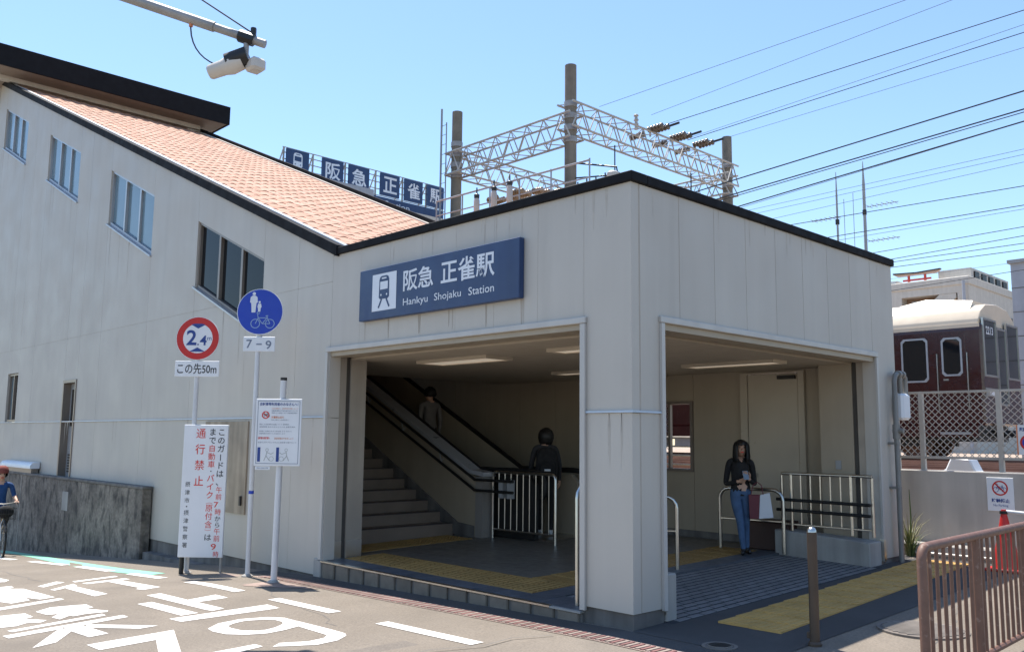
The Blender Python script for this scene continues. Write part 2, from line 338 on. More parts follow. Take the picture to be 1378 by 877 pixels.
# faint pavement crack lines
mb = MB()
cr = [(-.35, -.62), (-.5, -.95), (-.45, -1.3), (-.62, -1.7), (-.55, -2.2)]
for (a, b) in zip(cr[:-1], cr[1:]): mb.add([(a[0], a[1], .004), (a[0]+.012, a[1], .004), (b[0]+.012, b[1], .004), (b[0], b[1], .004)], [(0, 1, 2, 3)])
part('pavement_crack', mb, conc_dark, road, flat2d=True)
rc = random.Random(11)
def crack(x, y, dx, dy, n, w_):
    mb = MB(); p = (x, y)
    for i in range(n):
        q = (p[0]+dx*rc.uniform(.6, 1.4)+rc.uniform(-.06, .06), p[1]+dy*rc.uniform(.6, 1.4)+rc.uniform(-.06, .06)); wa, wb = w_*rc.uniform(.5, 1.2), w_*rc.uniform(.4, 1.)
        nx, ny = -(q[1]-p[1]), q[0]-p[0]; l = math.hypot(nx, ny); nx /= l; ny /= l
        mb.add([(p[0]-nx*wa, p[1]-ny*wa, g(*p)+.002), (p[0]+nx*wa, p[1]+ny*wa, g(*p)+.002), (q[0]+nx*wb, q[1]+ny*wb, g(*q)+.002), (q[0]-nx*wb, q[1]-ny*wb, g(*q)+.002)], [(0, 1, 2, 3)]); p = q
    part('pavement_crack', mb, conc_dark, road, flat2d=True)
crack(-12, -2.0, .32, -.02, 14, .007); crack(-4.3, -1.0, .22, -.06, 11, .005); crack(1.6, -1.2, -.06, -.22, 10, .006); crack(2.0, 1.0, -.05, .25, 12, .005); crack(-8.5, -3.6, .3, .05, 10, .006); crack(.2, -.9, .25, .03, 9, .004)
patch_m = mat('asphalt_patch', (.165, .142, .118), .9, var=.12, scale=2, grain=.2, gscale=50, bump=.4, bscale=200)
paint('asphalt_patch', [(-1.1, -2.3), (.9, -2.36), (.92, -1.62), (-1.08, -1.58)], patch_m, .0022)
# apron at the side entrance
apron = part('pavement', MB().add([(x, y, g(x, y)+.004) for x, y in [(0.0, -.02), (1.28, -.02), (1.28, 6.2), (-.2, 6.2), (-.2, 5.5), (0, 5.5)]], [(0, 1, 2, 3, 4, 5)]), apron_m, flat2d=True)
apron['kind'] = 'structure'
def tactile_mesh(nm, kind, m):
    mb = B(-.148, .148, -.148, .148, -.02, .006)
    if kind == 'bar':
        for i in range(4): c = -.105+.07*i; mb.box(-.135, .135, c-.013, c+.013, .005, .011)
    else:
        for i in range(5):
            for j in range(5): a, b = -.112+.056*i, -.112+.056*j; mb.box(a-.012, a+.012, b-.012, b+.012, .005, .011)
    return mesh(nm, mb, m)
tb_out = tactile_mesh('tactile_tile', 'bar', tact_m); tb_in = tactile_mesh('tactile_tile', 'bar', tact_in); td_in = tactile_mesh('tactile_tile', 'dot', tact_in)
for j in range(16):
    for i in range(2):
        a = R(2.0); lx, ly = .48+.30*i, .90+.30*j
        x = lx-.035*(ly-.9); o = obj('tactile_tile', tb_out, apron, (x, ly, g(x, ly)+.012), R(2)+math.pi/2)
# manholes
def manhole(x, y, r, label):
    t = thing('manhole_cover', label, 'manhole cover', (x, y, g(x, y)+.004), R(35))
    part('frame', MB().lathe([(r, -.02), (r, .006), (r-.03, .006), (r-.03, -.02)], n=28), iron, t)
    mb = MB().lathe([(r-.035, -.02), (r-.035, .005)], n=28)
    part('lid', mb, iron, t)
    m2 = MB()
    for i in range(13):
        c = -r+.06+i*(2*r-.12)/12; h = math.sqrt(max(0, (r-.05)**2-c*c)); m2.box(-h, h, c-.012, c+.012, .004, .012)
    part('raised_ribs', m2, mat('rib_iron', (.24, .21, .18), .8, var=.2), t)
manhole(1.70, 1.72, .36, 'large round ribbed manhole cover beside the brown guard railing')
manhole(.80, .06, .14, 'small dark round cover in the shaded asphalt by the corner pillar')

# ------------------------------------------------------------------ station building
def zr(x): return 1.917-.4217*x          # underside line of the sloping roof edge
st = thing('station_building', 'white panelled station entrance with sloping tiled stair roof and two shutter openings', 'station')
seal = MB()
def pan(poly, name='wall_panel', y0=0., y1=.16, gap=.0028, m=None):
    cx = sum(p[0] for p in poly)/len(poly); cz = sum(p[1] for p in poly)/len(poly)
    xs = [p[0] for p in poly]; zs = [p[1] for p in poly]
    P = []
    for (x, z) in poly:
        P.append((x+(gap if x < cx else -gap), z+(gap if z < cz else -gap)))
    return part(name, MB().prism(P, 'y', y0, y1), m or wall_m, st)
def bands(xa, xb, cuts, ztop, zbot=-.11, below=None, above=None):
    """panels of one column: horizontal cuts, sloped top, optional sloped window between below(x) and above(x)"""
    lev = [zbot]+cuts+[99]
    for a, b in zip(lev[:-1], lev[1:]):
        base = [(xa, a), (xb, a), (xb, b), (xa, b)]
        s = .4217
        base = clip(base, s, 1, ztop)              # z + s x <= ztop
        if len(base) < 3: continue
        if below is None: pan(base)
        else:
            lo = clip(base, s, 1, ztop-1.71); hi = clip(base, -s, -1, -(ztop-.62))
            for q in (lo, hi):
                if len(q) >= 3 and max(p[1] for p in q)-min(p[1] for p in q) > .05: pan(q)
T = 1.917
solid = [(-24, -21.2), (-19.04, -17.15), (-14.93, -13.0), (-10.78, -8.9), (-6.65, -5.68), (-5.68, -4.83)]
win = [(-21.2, -19.04), (-17.15, -14.93), (-13.0, -10.78), (-8.9, -6.65)]
for a, b in solid:
    if a == -19.04:
        pan([(a, -.11), (-18.22, -.11), (-18.22, 1.83), (a, 1.83)]); pan([(a, 3.0), (-18.22, 3.0), (-18.22, 3.56), (a, 3.56)])
        bands(a, -18.22, [], T, 3.56); bands(-18.22, b, [1.83, 3.56], T)
    elif a == -14.93:
        pan([(a, 2.69), (-14.15, 2.69), (-14.15, 3.56), (a, 3.56)]); pan([(a, -.11), (-14.15, -.11), (-14.15, .68), (a, .68)])
        bands(a, -14.15, [], T, 3.56); bands(-14.15, b, [1.83, 3.56], T)
    else: bands(a, b, [1.83, 3.56], T)
for a, b in win: bands(a, b, [1.83, 3.56], T, below=True)
# joint sealant behind the gaps
for x in [-21.2, -19.04, -18.22, -17.15, -14.93, -14.15, -13.0, -10.78, -8.9, -6.65, -5.68, -4.83]:
    if x == -18.22: segs = [(-.1, 1.8), (3.02, zr(x)-.02)]
    elif x in (-14.15,): segs = [(-.1, .66), (2.71, zr(x)-.02)]
    elif x == -14.93: segs = [(-.1, .66), (2.71, zr(x)-1.73), (zr(x)-.60, zr(x)-.02)]
    elif x in (-5.68,): segs = [(-.1, zr(x)-.02)]
    elif x == -4.83: segs = [(2.75, 3.88)]
    else: segs = [(-.1 if x != -19.04 else 3.02, zr(x)-1.73), (zr(x)-.60, zr(x)-.02)]
    for a, b in segs: seal.box(x-.012, x+.012, .002, .05, a, b)
for z in (3.56,):
    for a, b in [(-24, -17.15), (-17.15, -10.78), (-10.78, -8.9), (-6.65, -4.85), (-8.9, -7.98)]: seal.box(a, b-.01, .002, .05, z-.010, z+.010)
for z in (1.83,): seal.box(-24, -4.84, .006, .05, z-.010, z+.010)
# upper panels over the front opening
ex = [-4.83, -4.2, -3.6, -3.0, -2.4, -1.79, -1.16, -.56]
for a, b in zip(ex[:-1], ex[1:]):
    top = 3.895
    pan([(a, 2.70), (b, 2.70), (b, top), (a, top)], gap=.0016)
    seal.box(b-.012, b+.012, .0015, .05, 2.71, 3.89)
pan([(-.56, 1.83), (0, 1.83), (0, 3.895), (-.56, 3.895)], y1=.115); pan([(-.56, .13), (0, .13), (0, 1.83), (-.56, 1.83)], y1=.115)
def panB(poly, x0=-.16, x1=0., gap=.004):
    cy = sum(p[0] for p in poly)/len(poly); cz = sum(p[1] for p in poly)/len(poly)
    P = [(y+(gap if y < cy else -gap), z+(gap if z < cz else -gap)) for y, z in poly]
    return part('wall_panel', MB().prism(P, 'x', x0, x1), wall_m, st)
ey = [.115, .72, 1.31, 1.89, 2.49, 3.08, 3.67, 4.24, 4.81, 5.46]
panB([(.115, .13), (.44, .13), (.44, 1.83), (.115, 1.83)])
part('wall_panel', MB().prism([(.121, 1.836), (.434, 1.836), (.434, 2.69), (.714, 2.69), (.714, 3.889), (.121, 3.889)], 'x', -.16, 0), wall_m, st)
for a, b in zip(ey[1:-2], ey[2:-1]): panB([(a, 2.68), (b, 2.68), (b, 3.895), (a, 3.895)])
part('wall_panel', MB().prism([(4.816, 2.69), (4.86, 2.69), (4.86, .184), (5.454, .184), (5.454, 3.889), (4.816, 3.889)], 'x', -.16, 0), wall_m, st)
for y in ey[1:-1]: seal.box(-.05, -.002, y-.012, y+.012, 2.70, 3.89)
seal.box(-.05, -.002, .105, .127, .14, 3.88); seal.box(-.05, -.002, .12, .43, 1.82, 1.84); seal.box(-.55, -.02, .002, .05, 1.82, 1.84)
part('joint_sealant', seal, seal_m, st)
part('corner_core', B(-.54, -.17, .12, .42, .05, 2.75), wall_m, st)
part('pillar_core', B(-.75, -.165, 4.90, 5.44, .05, 2.75), beige, st)
# plinth
pl = B(-24, -4.85, .02, .2, -2.2, -.115); part('plinth', pl, conc_dark, st)
part('plinth', B(-.58, -.015, .02, .45, -.15, .128), conc_dark, st); part('plinth', B(-.5, -.015, 4.84, 5.44, -.1, .178), conc_dark, st)
# drip flashings at panel seam
for a, b in [(-24, -4.86)]: part('drip_flashing', B(a, b, -.018, .02, 1.832, 1.85), flash_m, st)
part('drip_flashing', B(-.575, .018, -.018, .02, 1.832, 1.85), flash_m, st); part('drip_flashing', B(-.02, .018, .021, .445, 1.832, 1.85), flash_m, st)
# opening trims
part('opening_trim', B(-4.90, -.52, -.030, .0, 2.655, 2.715), trim_m, st, bevel=.006)
part('opening_trim', B(-.585, -.525, -.030, -.002, .10, 2.65), trim_m, st); part('opening_trim', B(-4.90, -4.845, -.030, -.002, .08, 2.65), trim_m, st)
part('opening_trim', B(.0, .030, .39, 4.91, 2.655, 2.715), trim_m, st, bevel=.006)
part('opening_trim', B(.002, .030, .395, .445, .12, 2.65), trim_m, st); part('opening_trim', B(.002, .030, 4.85, 4.90, .2, 2.65), trim_m, st)
# lintel soffits with shutter slot, jambs with guide rails
sh = mat('shutter_slot', (.05, .045, .04), .6, var=.1)
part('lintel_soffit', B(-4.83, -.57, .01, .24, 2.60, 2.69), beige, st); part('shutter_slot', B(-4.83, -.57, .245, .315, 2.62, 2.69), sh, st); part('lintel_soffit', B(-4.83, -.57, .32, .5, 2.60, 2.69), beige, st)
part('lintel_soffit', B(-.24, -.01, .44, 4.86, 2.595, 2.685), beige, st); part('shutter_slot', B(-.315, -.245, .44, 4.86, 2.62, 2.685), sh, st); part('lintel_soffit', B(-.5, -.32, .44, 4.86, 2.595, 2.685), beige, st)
jam = mat('jamb_metal', (.32, .285, .245), .4, metal=.2, var=.06, streak=.1)
part('door_jamb', B(-5.1, -4.845, .165, .265, .06, 2.65), jam, st); part('shutter_guide', B(-5.1, -4.865, .268, .327, .06, 2.65), sh, st); part('door_jamb', B(-5.1, -4.845, .33, .57, .06, 2.65), jam, st)
part('kick_plate', B(-4.849, -4.838, .16, .262, .07, .30), steel, st); part('kick_plate', B(-4.849, -4.838, .335, .568, .08, .30), steel, st)
part('door_jamb', B(-.60, -.562, .02, .24, .1, 2.65), jam, st); part('kick_plate', B(-.612, -.60, .0, .20, .09, .36), steel, st)
part('door_jamb', B(-.25, -.01, 4.868, 4.9, .1, 2.65), jam, st); part('shutter_guide', B(-.31, -.26, 4.885, 4.9, .1, 2.65), sh, st); part('door_jamb', B(-.76, -.315, 4.872, 4.9, .1, 2.62), beige, st)
part('kick_plate', B(-.02, .034, 4.842, 4.905, .16, .42), steel, st); part('door_jamb', B(-.24, -.02, .432, .448, .1, 2.65), jam, st); part('kick_plate', B(-.12, .0, .446, .456, .08, .40), steel, st)
# flat roof with black coping
part('flat_roof', B(-4.8, -.1, .12, 5.4, 3.66, 3.80), greypaint, st)
part('coping', B(-4.74, .035, -.035, .20, 3.893, 3.985), black_m, st, bevel=.008)
part('coping', B(-.20, .035, .2005, 5.49, 3.893, 3.985), black_m, st, bevel=.008); part('coping', B(-4.74, -.2005, 5.28, 5.49, 3.893, 3.985), black_m, st)
# interior
def fz(x, y): return .08+.02*y
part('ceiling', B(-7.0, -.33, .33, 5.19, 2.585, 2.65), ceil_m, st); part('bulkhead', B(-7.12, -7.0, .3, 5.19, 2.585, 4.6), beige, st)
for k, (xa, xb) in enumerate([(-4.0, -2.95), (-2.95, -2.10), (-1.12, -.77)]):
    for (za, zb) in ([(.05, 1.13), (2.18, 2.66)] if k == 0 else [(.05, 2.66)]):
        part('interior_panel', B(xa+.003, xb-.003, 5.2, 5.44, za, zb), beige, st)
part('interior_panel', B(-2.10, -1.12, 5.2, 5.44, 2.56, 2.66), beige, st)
x = -4.0
while x > -20:
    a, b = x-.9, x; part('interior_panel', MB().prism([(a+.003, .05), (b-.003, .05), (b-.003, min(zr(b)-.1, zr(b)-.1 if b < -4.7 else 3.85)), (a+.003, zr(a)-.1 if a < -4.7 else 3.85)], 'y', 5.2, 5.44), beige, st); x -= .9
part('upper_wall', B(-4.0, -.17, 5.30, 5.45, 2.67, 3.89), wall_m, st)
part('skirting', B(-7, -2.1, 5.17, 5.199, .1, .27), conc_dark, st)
wf = MB(); wf.box(-4.0, -2.95, 5.16, 5.30, 1.13, 1.17); wf.box(-4.0, -2.95, 5.16, 5.30, 2.14, 2.18); wf.box(-2.99, -2.95, 5.16, 5.30, 1.17, 2.14); wf.box(-4.0, -3.96, 5.16, 5.30, 1.17, 2.14); wf.box(-3.42, -3.38, 5.2, 5.26, 1.17, 2.14)
w = part('window', wf, alu, st)
mb = MB()
for i in range(18):
    zz = 1.1+i*.085
    for s_ in (-1, 1):
        P = clip(clip([(-3.95, zz), (-3.42, zz+s_*.53), (-3.42, zz+s_*.53+.008), (-3.95, zz+.008)], 0, 1, 2.14), 0, -1, -1.17)
        if len(P) > 2: mb.prism(P, 'y', 5.23 if s_ > 0 else 5.238, 5.236 if s_ > 0 else 5.244)
part('wire_mesh', mb, galv, w, kind='stuff')
for z_ in (1.22, 1.36, 1.50, 1.64): part('guard_bar', MB().tube([(-4.05, 5.56, z_), (-2.85, 5.56, z_)], .014, 6), creambld, w)
d = part('door', B(-1.99, -1.22, 5.165, 5.22, .15, 2.53), beige2, st, bevel=.004, label='plain cream steel door with round knob in the back wall')
part('door_frame', MB().box(-2.11, -2.0, 5.15, 5.25, .1, 2.56).box(-1.21, -1.12, 5.15, 5.25, .1, 2.56).box(-2.0, -1.21, 5.15, 5.25, 2.54, 2.56), beige2, st)
part('knob', MB().lathe([(.012, 0), (.012, -.03), (.032, -.035), (.034, -.06), (.02, -.07)], (-1.90, 5.165, 1.12), 12, 'y'), steel, d, smooth=True)
part('door_closer', MB().box(-1.50, -1.24, 5.11, 5.164, 2.45, 2.50), darkmetal, d)
part('wall_switch', B(-.56, -.49, 4.858, 4.871, 1.25, 1.36), greypaint, st)
for (xa, xb, ya, yb) in [(-4.35, -3.0, 1.0, 1.45), (-1.95, -1.0, .95, 1.25), (-4.3, -3.2, 3.5, 3.8), (-2.05, -.7, 3.62, 3.95)]:
    l = part('ceiling_light', MB().box(xa, xb, ya, ya+.03, 2.545, 2.585).box(xa, xb, yb-.03, yb, 2.545, 2.585).box(xa, xa+.03, ya+.03, yb-.03, 2.545, 2.585).box(xb-.03, xb, ya+.03, yb-.03, 2.545, 2.585), ceil_m, st)
    part('diffuser', B(xa+.03, xb-.03, ya+.03, yb-.03, 2.555, 2.575), light_m, l)
# floor: slab, tiles, tactile path, kerb
part('floor_slab', MB().add([(-12, .05, .05), (-1.2, .05, .05), (-1.2, 5.2, .155), (-12, 5.2, .155), (-12, .05, -.6), (-1.2, .05, -.6), (-1.2, 5.2, -.6), (-12, 5.2, -.6)], [(0, 1, 2, 3), (7, 6, 5, 4), (0, 4, 5, 1), (1, 5, 6, 2), (2, 6, 7, 3), (3, 7, 4, 0)]), conc_dark, st)
part('floor_slab', MB().add([(-1.2, .05, .05), (-.56, .05, .05), (-.56, .46, .05), (-1.2, .46, .05), (-1.2, .05, -.3), (-.56, .05, -.3), (-.56, .46, -.3), (-1.2, .46, -.3)], [(0, 1, 2, 3), (0, 4, 5, 1), (1, 5, 6, 2), (2, 6, 7, 3), (3, 7, 4, 0)]), conc_dark, st)
tl = mesh('floor_tile', B(-.1485, .1485, -.1485, .1485, -.03, .0), floor_m); tlb = mesh('floor_tile', B(-.1485, .1485, -.1485, .1485, -.03, .0), bluetile)
tilt = math.atan(.02)
for i in range(15):
    for j in range(17):
        x = -1.35-.30*i; y = .15+.30*j
        if x < -5.05 and y < .6: continue
        if y > 5.1: continue
        seg1 = .3 < y < .9 and x > -4.85 and x < -1.5; seg2 = -2.1 < x < -1.5 and .9 < y < 4.6; seg0 = -5.75 < x < -5.1 and .6 < y < 2.75
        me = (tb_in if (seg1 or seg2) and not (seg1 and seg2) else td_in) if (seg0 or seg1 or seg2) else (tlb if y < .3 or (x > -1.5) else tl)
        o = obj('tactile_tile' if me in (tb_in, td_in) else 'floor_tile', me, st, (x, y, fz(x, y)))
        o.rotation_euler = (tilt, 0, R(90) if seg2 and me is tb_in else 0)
for i in range(2): o = obj('floor_tile', tlb, st, (-1.05+.3*i, .15, fz(0, .15))); o = obj('floor_tile', tlb, st, (-1.05+.3*i, .45-.15, fz(0, .3)-.004))
# brick ramp at the side entrance
def rz_(x, y): t_ = (x+1.2)/1.3; return (.0715+.0165*y)*(1-t_)+t_*(.0035+.0243*y)
RX = [-1.2+1.3*i/8 for i in range(9)]; RY = [.44+4.18*j/12 for j in range(13)]
rp = part('ramp', MB().add([(x, y, rz_(x, y)) for y in RY for x in RX], [(j*9+i, j*9+i+1, j*9+i+10, j*9+i+9) for j in range(12) for i in range(8)]), mat('dark_mortar', (.03, .031, .034), .9, var=.2), st, flat2d=True)
bk = mesh('brick', B(-.034, .034, -.092, .092, -.03, 0), brick_m, bevel=.006)
for i in range(14):
    for j in range(21):
        x = -1.15+.0915*i; y = .54+.2*j+(.1 if i % 2 else 0)
        if y > 4.56: continue
        z = rz_(x, y)+.0035
        o = obj('brick', bk, st, (x, y, z)); o.rotation_euler = (math.atan(.02), math.atan(.045), 0)
# front kerb: stone blocks with steel edge
n = 14; wdt = (4.24)/n
kb = mesh('kerb_block', B(0, wdt-.05, -.03, .05, -.22, 0), mat('kerb_stone', (.19, .162, .13), .9, var=.3, scale=5, streak=.3, rnd=.15, bump=.3), bevel=.01)
for i in range(n): obj('kerb_block', kb, st, (-4.82+i*wdt+.025, 0, .066))
part('kerb_backing', B(-4.83, -.57, -.005, .06, -.3, .06), conc_dark, st)
part('edge_strip', B(-4.83, -.95, -.04, .02, .068, .084), steel, st); part('edge_strip', B(-.945, -.57, -.04, .02, .066, .082), concrete, st)
part('kerb_end', B(-5.0, -4.84, -.03, .14, -.25, .10), concrete, st, bevel=.01)
part('kerb_end', B(-.16, .0, .46, .62, -.02, .42), concrete, st, bevel=.012)
# staircase
for i in range(22):
    x = -5.72-.31*i; z = .15+.155*i
    s = part('stair_step', B(x-.32, x, .58, 2.845, z-.05 if i else .05, z+.155), step_m, st)
    part('nosing', B(x-.05, x+.008, .585, 2.84, z+.152, z+.16), nose_m, s)
part('stair_soffit', MB().prism([(-5.73, .05), (-12.6, 3.4), (-12.6, -.5), (-5.73, -.5)], 'y', .6, 2.82), conc_dark, st)
part('stair_parapet', MB().prism([(-5.22, .1), (-5.22, 1.02), (-5.36, 1.06), (-13, 1.06+.493*7.64), (-13, 3.3)], 'y', 2.86, 3.04), beige, st)
part('parapet_cap', MB().prism([(-5.03, 1.03), (-5.03, 1.09), (-5.36, 1.125), (-13, 1.125+.493*7.64), (-13, 1.065+.493*7.64), (-5.36, 1.065)], 'y', 2.83, 3.07), mat('cap_metal', (.42, .43, .45), .35, metal=.25, var=.06), st)
part('parapet_post', B(-5.215, -5.06, 2.84, 3.06, .1, 1.025), mat('post_metal', (.27, .25, .23), .4, metal=.1, var=.05), st)
part('stair_skirting', MB().prism([(-5.25, .12), (-5.25, .30), (-5.62, .33), (-12.6, 3.86), (-12.6, 3.6), (-5.62, .12)], 'y', 2.835, 2.859), conc_dark, st)
for dz in (0, -.155):
    h = part('handrail', MB().tube([(-4.35, 2.78, .985+dz), (-5.17, 2.78, .985+dz), (-8.2, 2.78, 2.43+dz), (-12, 2.78, 2.43+3.8*.477+dz)], .021, 10), rubber, st, smooth=True)
for x in (-4.45, -4.62): part('rail_bracket', B(x-.05, x+.03, 2.80, 2.88, .74, 1.0), greypaint, st)
for x in (-6, -7, -8): z = .985+(-5.17-x)*.477; part('rail_bracket', MB().tube([(x, 2.78, z-.02), (x, 2.82, z-.16), (x, 2.86, z-.10)], .01, 6), greypaint, st)
# sloping tiled roof
rx0, rx1, ry0, ry1 = -21.05, -4.62, .12, 5.22
def zt(x): return zr(x)+.09
part('roof_deck', MB().prism([(rx0-.6, zt(rx0-.6)), (rx1, zt(rx1)), (rx1, zt(rx1)-.16), (rx0-.6, zt(rx0-.6)-.16)], 'y', .05, 5.3), tile_m, st)
def slope_box(name, y0, y1, dz0, dz1, m, xa=-24, xb=-4.70):
    return part(name, MB().prism([(xa, zr(xa)+dz0), (xb, zr(xb)+dz0), (xb, zr(xb)+dz1), (xa, zr(xa)+dz1)], 'y', y0, y1), m, st)
slope_box('verge_trim', -.05, .07, -.03, .115, black_m, -21.95); slope_box('verge_flashing', .071, .17, .06, .128, valley_m, -21.95)
slope_box('verge_trim', 5.31, 5.40, -.05, .21, black_m, -21.1); slope_box('verge_flashing', 5.18, 5.309, .06, .12, creambld, -21.1)
ang = math.atan(.4217); cy_, cs = math.cos(ang), math.sin(ang)
tw, tlen = .30, .31
def tile_vf():
    # one interlocking tile: two shallow rolls across its width, raised at the lower edge
    prof = [(0, .004, .003), (.035, .006, .004), (.06, .012, .011), (.105, .016, .015), (.15, .012, .011), (.175, .006, .004), (.24, .004, .003), (.303, .004, .003)]
    V = []; n = len(prof)
    for (t, f_) in ((0, 0.), (.33, 1.)):
        for (y, z, lf) in prof: V.append((t*cy_+(z+lf*f_)*cs, y, -t*cs+(z+lf*f_)*cy_))
    for (y, z, lf) in prof: V.append((.33*cy_-.004*cs, y, -.33*cs-.004*cy_))
    F = [(i, i+1, n+i+1, n+i) for i in range(n-1)]+[(n+i, n+i+1, 2*n+i+1, 2*n+i) for i in range(n-1)]
    return V, F
tv, tf = tile_vf(); tme = mesh('roof_tile', MB().add(tv, tf), tile_m, flat2d=True)
rows = int((rx1-rx0)/(tlen*cy_)); cols = int((ry1-ry0-.12)/tw)
cnt = 0; rest = MB()
for rI in range(rows):
    x = rx1-.33*cy_-rI*tlen*cy_; z = zt(x)+.004
    for c in range(cols+1):
        y = .16+c*tw
        if y+tw > 5.25: continue
        if cnt < 300: obj('roof_tile', tme, st, (x, y, z+random.uniform(-.002, .003))); cnt += 1
        else:
            dz = random.uniform(-.002, .003); rest.add([(a+x, b+y, q+z+dz) for a, b, q in tv], tf)
part('roof_tiles', rest, tile_m, st, flat2d=True, kind='stuff')
# windows in the long wall
for k, (a, b) in enumerate(win):
    w_ = .045; lo = lambda x: zr(x)-1.71; hi = lambda x: zr(x)-.62
    fr = MB()
    fr.prism([(a, lo(a)), (b, lo(b)), (b, lo(b)+w_*1.2), (a, lo(a)+w_*1.2)], 'y', .03, .14); fr.prism([(a, hi(a)-w_), (b, hi(b)-w_), (b, hi(b)), (a, hi(a))], 'y', .03, .14)
    for x0 in (a, b-w_): fr.prism([(x0, lo(x0)+w_), (x0+w_, lo(x0+w_)+w_), (x0+w_, hi(x0+w_)-w_), (x0, hi(x0)-w_)], 'y', .031, .139)
    d3 = (b-a)/3
    for i in (1, 2):
        x0 = a+d3*i-.03; fr.prism([(x0, lo(x0)+w_), (x0+.06, lo(x0+.06)+w_), (x0+.06, hi(x0+.06)-w_), (x0, hi(x0)-w_)], 'y', .035, .12)
    wo = part('window', fr, alu if k == 3 else alu2, st)
    part('window_sill', MB().prism([(a-.04, lo(a-.04)-.03), (b+.02, lo(b+.02)-.03), (b+.02, lo(b+.02)), (a-.04, lo(a-.04))], 'y', -.035, .05), alu2, wo)
    for i in range(3):
        xa, xb = a+d3*i+.035, a+d3*(i+1)-.035
        part('pane', MB().prism([(xa, lo(xa)+.05), (xb, lo(xb)+.05), (xb, hi(xb)-.045), (xa, hi(xa)-.045)], 'y', .075+.012*(i % 2), .083+.012*(i % 2)), dimglass if k == 3 else skyglass, wo)
fr = MB().box(-19.02, -18.235, .03, .14, 1.86, 1.91).box(-19.02, -18.235, .03, .14, 2.95, 2.99).box(-19.02, -18.97, .03, .14, 1.91, 2.95).box(-18.285, -18.235, .03, .14, 1.91, 2.95).box(-18.65, -18.61, .03, .13, 1.91, 2.95)
wo = part('window', fr, alu, st)
part('pane', B(-18.97, -18.65, .08, .09, 1.91, 2.95), skyglass, wo); part('pane', B(-18.61, -18.285, .08, .09, 1.91, 2.95), glass, wo)
dd = part('door', B(-14.87, -14.2, .13, .155, .68, 2.63), greypaint, st, label='narrow grey service door with glazed top and louvred base')
part('door_frame', MB().box(-14.93, -14.87, -.02, .16, .68, 2.69).box(-14.2, -14.15, -.02, .16, .68, 2.69).box(-14.87, -14.2, -.02, .16, 2.63, 2.69), alu, st)
part('pane', B(-14.78, -14.30, .122, .129, 1.75, 2.5), glass, dd); lv = MB()
for i in range(7): lv.box(-14.75, -14.33, .11, .129, .82+i*.055, .85+i*.055)
part('louvre_slats', lv, darkmetal, dd)
h = part('service_hatch', B(-8.2, -6.86, -.025, -.001, .5, 1.80), hatch_m, st, label='stained beige metal service hatch on the white wall'); part('hatch_latch', B(-6.98, -6.94, -.05, -.026, .62, .75), darkmetal, h)

# overhead concourse at the top of the stairs
cc = thing('concourse_building', 'flat roofed white concourse with deep black fascia above the tiled stair roof', 'building', (-25, 0, 0))
def pc(name, b, m, **k): b = list(b); b[0] += 25; b[1] += 25; return part(name, B(*b), m, cc, **k)
pc('wall', (-32, -21.15, .2, 5.25, 6, 11.06), wall_m); pc('wall', (-32, -24.05, -.02, .19, -2.5, 11.06), wall_m)
pc('wall', (-24.04, -21.98, -.015, .19, 10.2, 11.06), wall_m)
pc('corner_post', (-21.4, -21.05, 4.9, 5.3, 10.5, 11.06), trim_m)
pc('soffit', (-32, -20.25, -.62, 5.78, 11.062, 11.12), brownsoff); pc('fascia', (-20.245, -20.19, -.66, 5.84, 11.05, 11.61), black_m)
pc('fascia', (-32, -20.25, 5.785, 5.84, 11.05, 11.61), black_m); pc('fascia', (-32, -20.25, -.66, -.625, 11.05, 11.61), black_m)
pc('roof_slab', (-32, -20.25, -.62, 5.78, 11.13, 11.58), greypaint)
pc('ceiling_beam', (-21.1, -20.95, -.3, 5.25, 10.93, 11.06), creambld)
pc('bridge_wall', (-32, -22.4, 5.26, 34, 6, 10.35), wall_m); pc('parapet', (-22.39, -22.0, 9.0, 12.5, 9.6, 10.73), greybld); pc('bridge_wall', (-22.39, -22.05, 5.85, 34, 6.3, 9.6), wall_m)

# ------------------------------------------------------------------ signs
def train_icon(parent, cx, v0, v1, y, m, m2, rails=True):
    hh = v1-v0; w2 = hh*.27; b0 = v0+(hh*.27 if rails else .02)
    mb = MB(); c = hh*.06
    mb.flat([(cx-w2+c, b0), (cx+w2-c, b0), (cx+w2, b0+c), (cx+w2*.95, v1-2*c), (cx+w2*.8, v1-c*.6), (cx+w2*.5, v1), (cx-w2*.5, v1), (cx-w2*.8, v1-c*.6), (cx-w2*.95, v1-2*c), (cx-w2, b0+c)], y)
    if rails:
        mb.stroke([(cx-w2*.45, b0), (cx-w2*1.05, v0)], hh*.07, y); mb.stroke([(cx+w2*.45, b0), (cx+w2*1.05, v0)], hh*.07, y)
    part('train_pictogram', mb, m, parent, flat2d=True)
    m3 = MB(); m3.rect(cx-w2*.74, cx+w2*.74, b0+hh*.30, b0+hh*.55, y-.002); m3.rect(cx-w2*.45, cx+w2*.45, v1-hh*.10, v1-hh*.055, y-.002)
    for s in (-1, 1): m3.disc(cx+s*w2*.55, b0+hh*.13, hh*.035, y-.002, 14)
    part('train_pictogram', m3, m2, parent, flat2d=True)
sg = thing('station_name_sign', 'navy station name board with white train pictogram above the front opening', 'sign', (0, 0, 0))
part('board', B(-4.11, -1.345, -.075, -.004, 2.972, 3.585), navy, sg, bevel=.006)
part('pictogram_field', MB().rect(-3.84, -3.365, 3.065, 3.505, -.0775), signwhite, sg, flat2d=True)
train_icon(sg, -3.602, 3.10, 3.475, -.0795, navy, signwhite)
text(sg, '阪急', -3.235, -2.69, 3.24, 3.49, -.078, signwhite, .018); text(sg, '正雀駅', -2.56, -1.70, 3.24, 3.50, -.078, signwhite, .018)
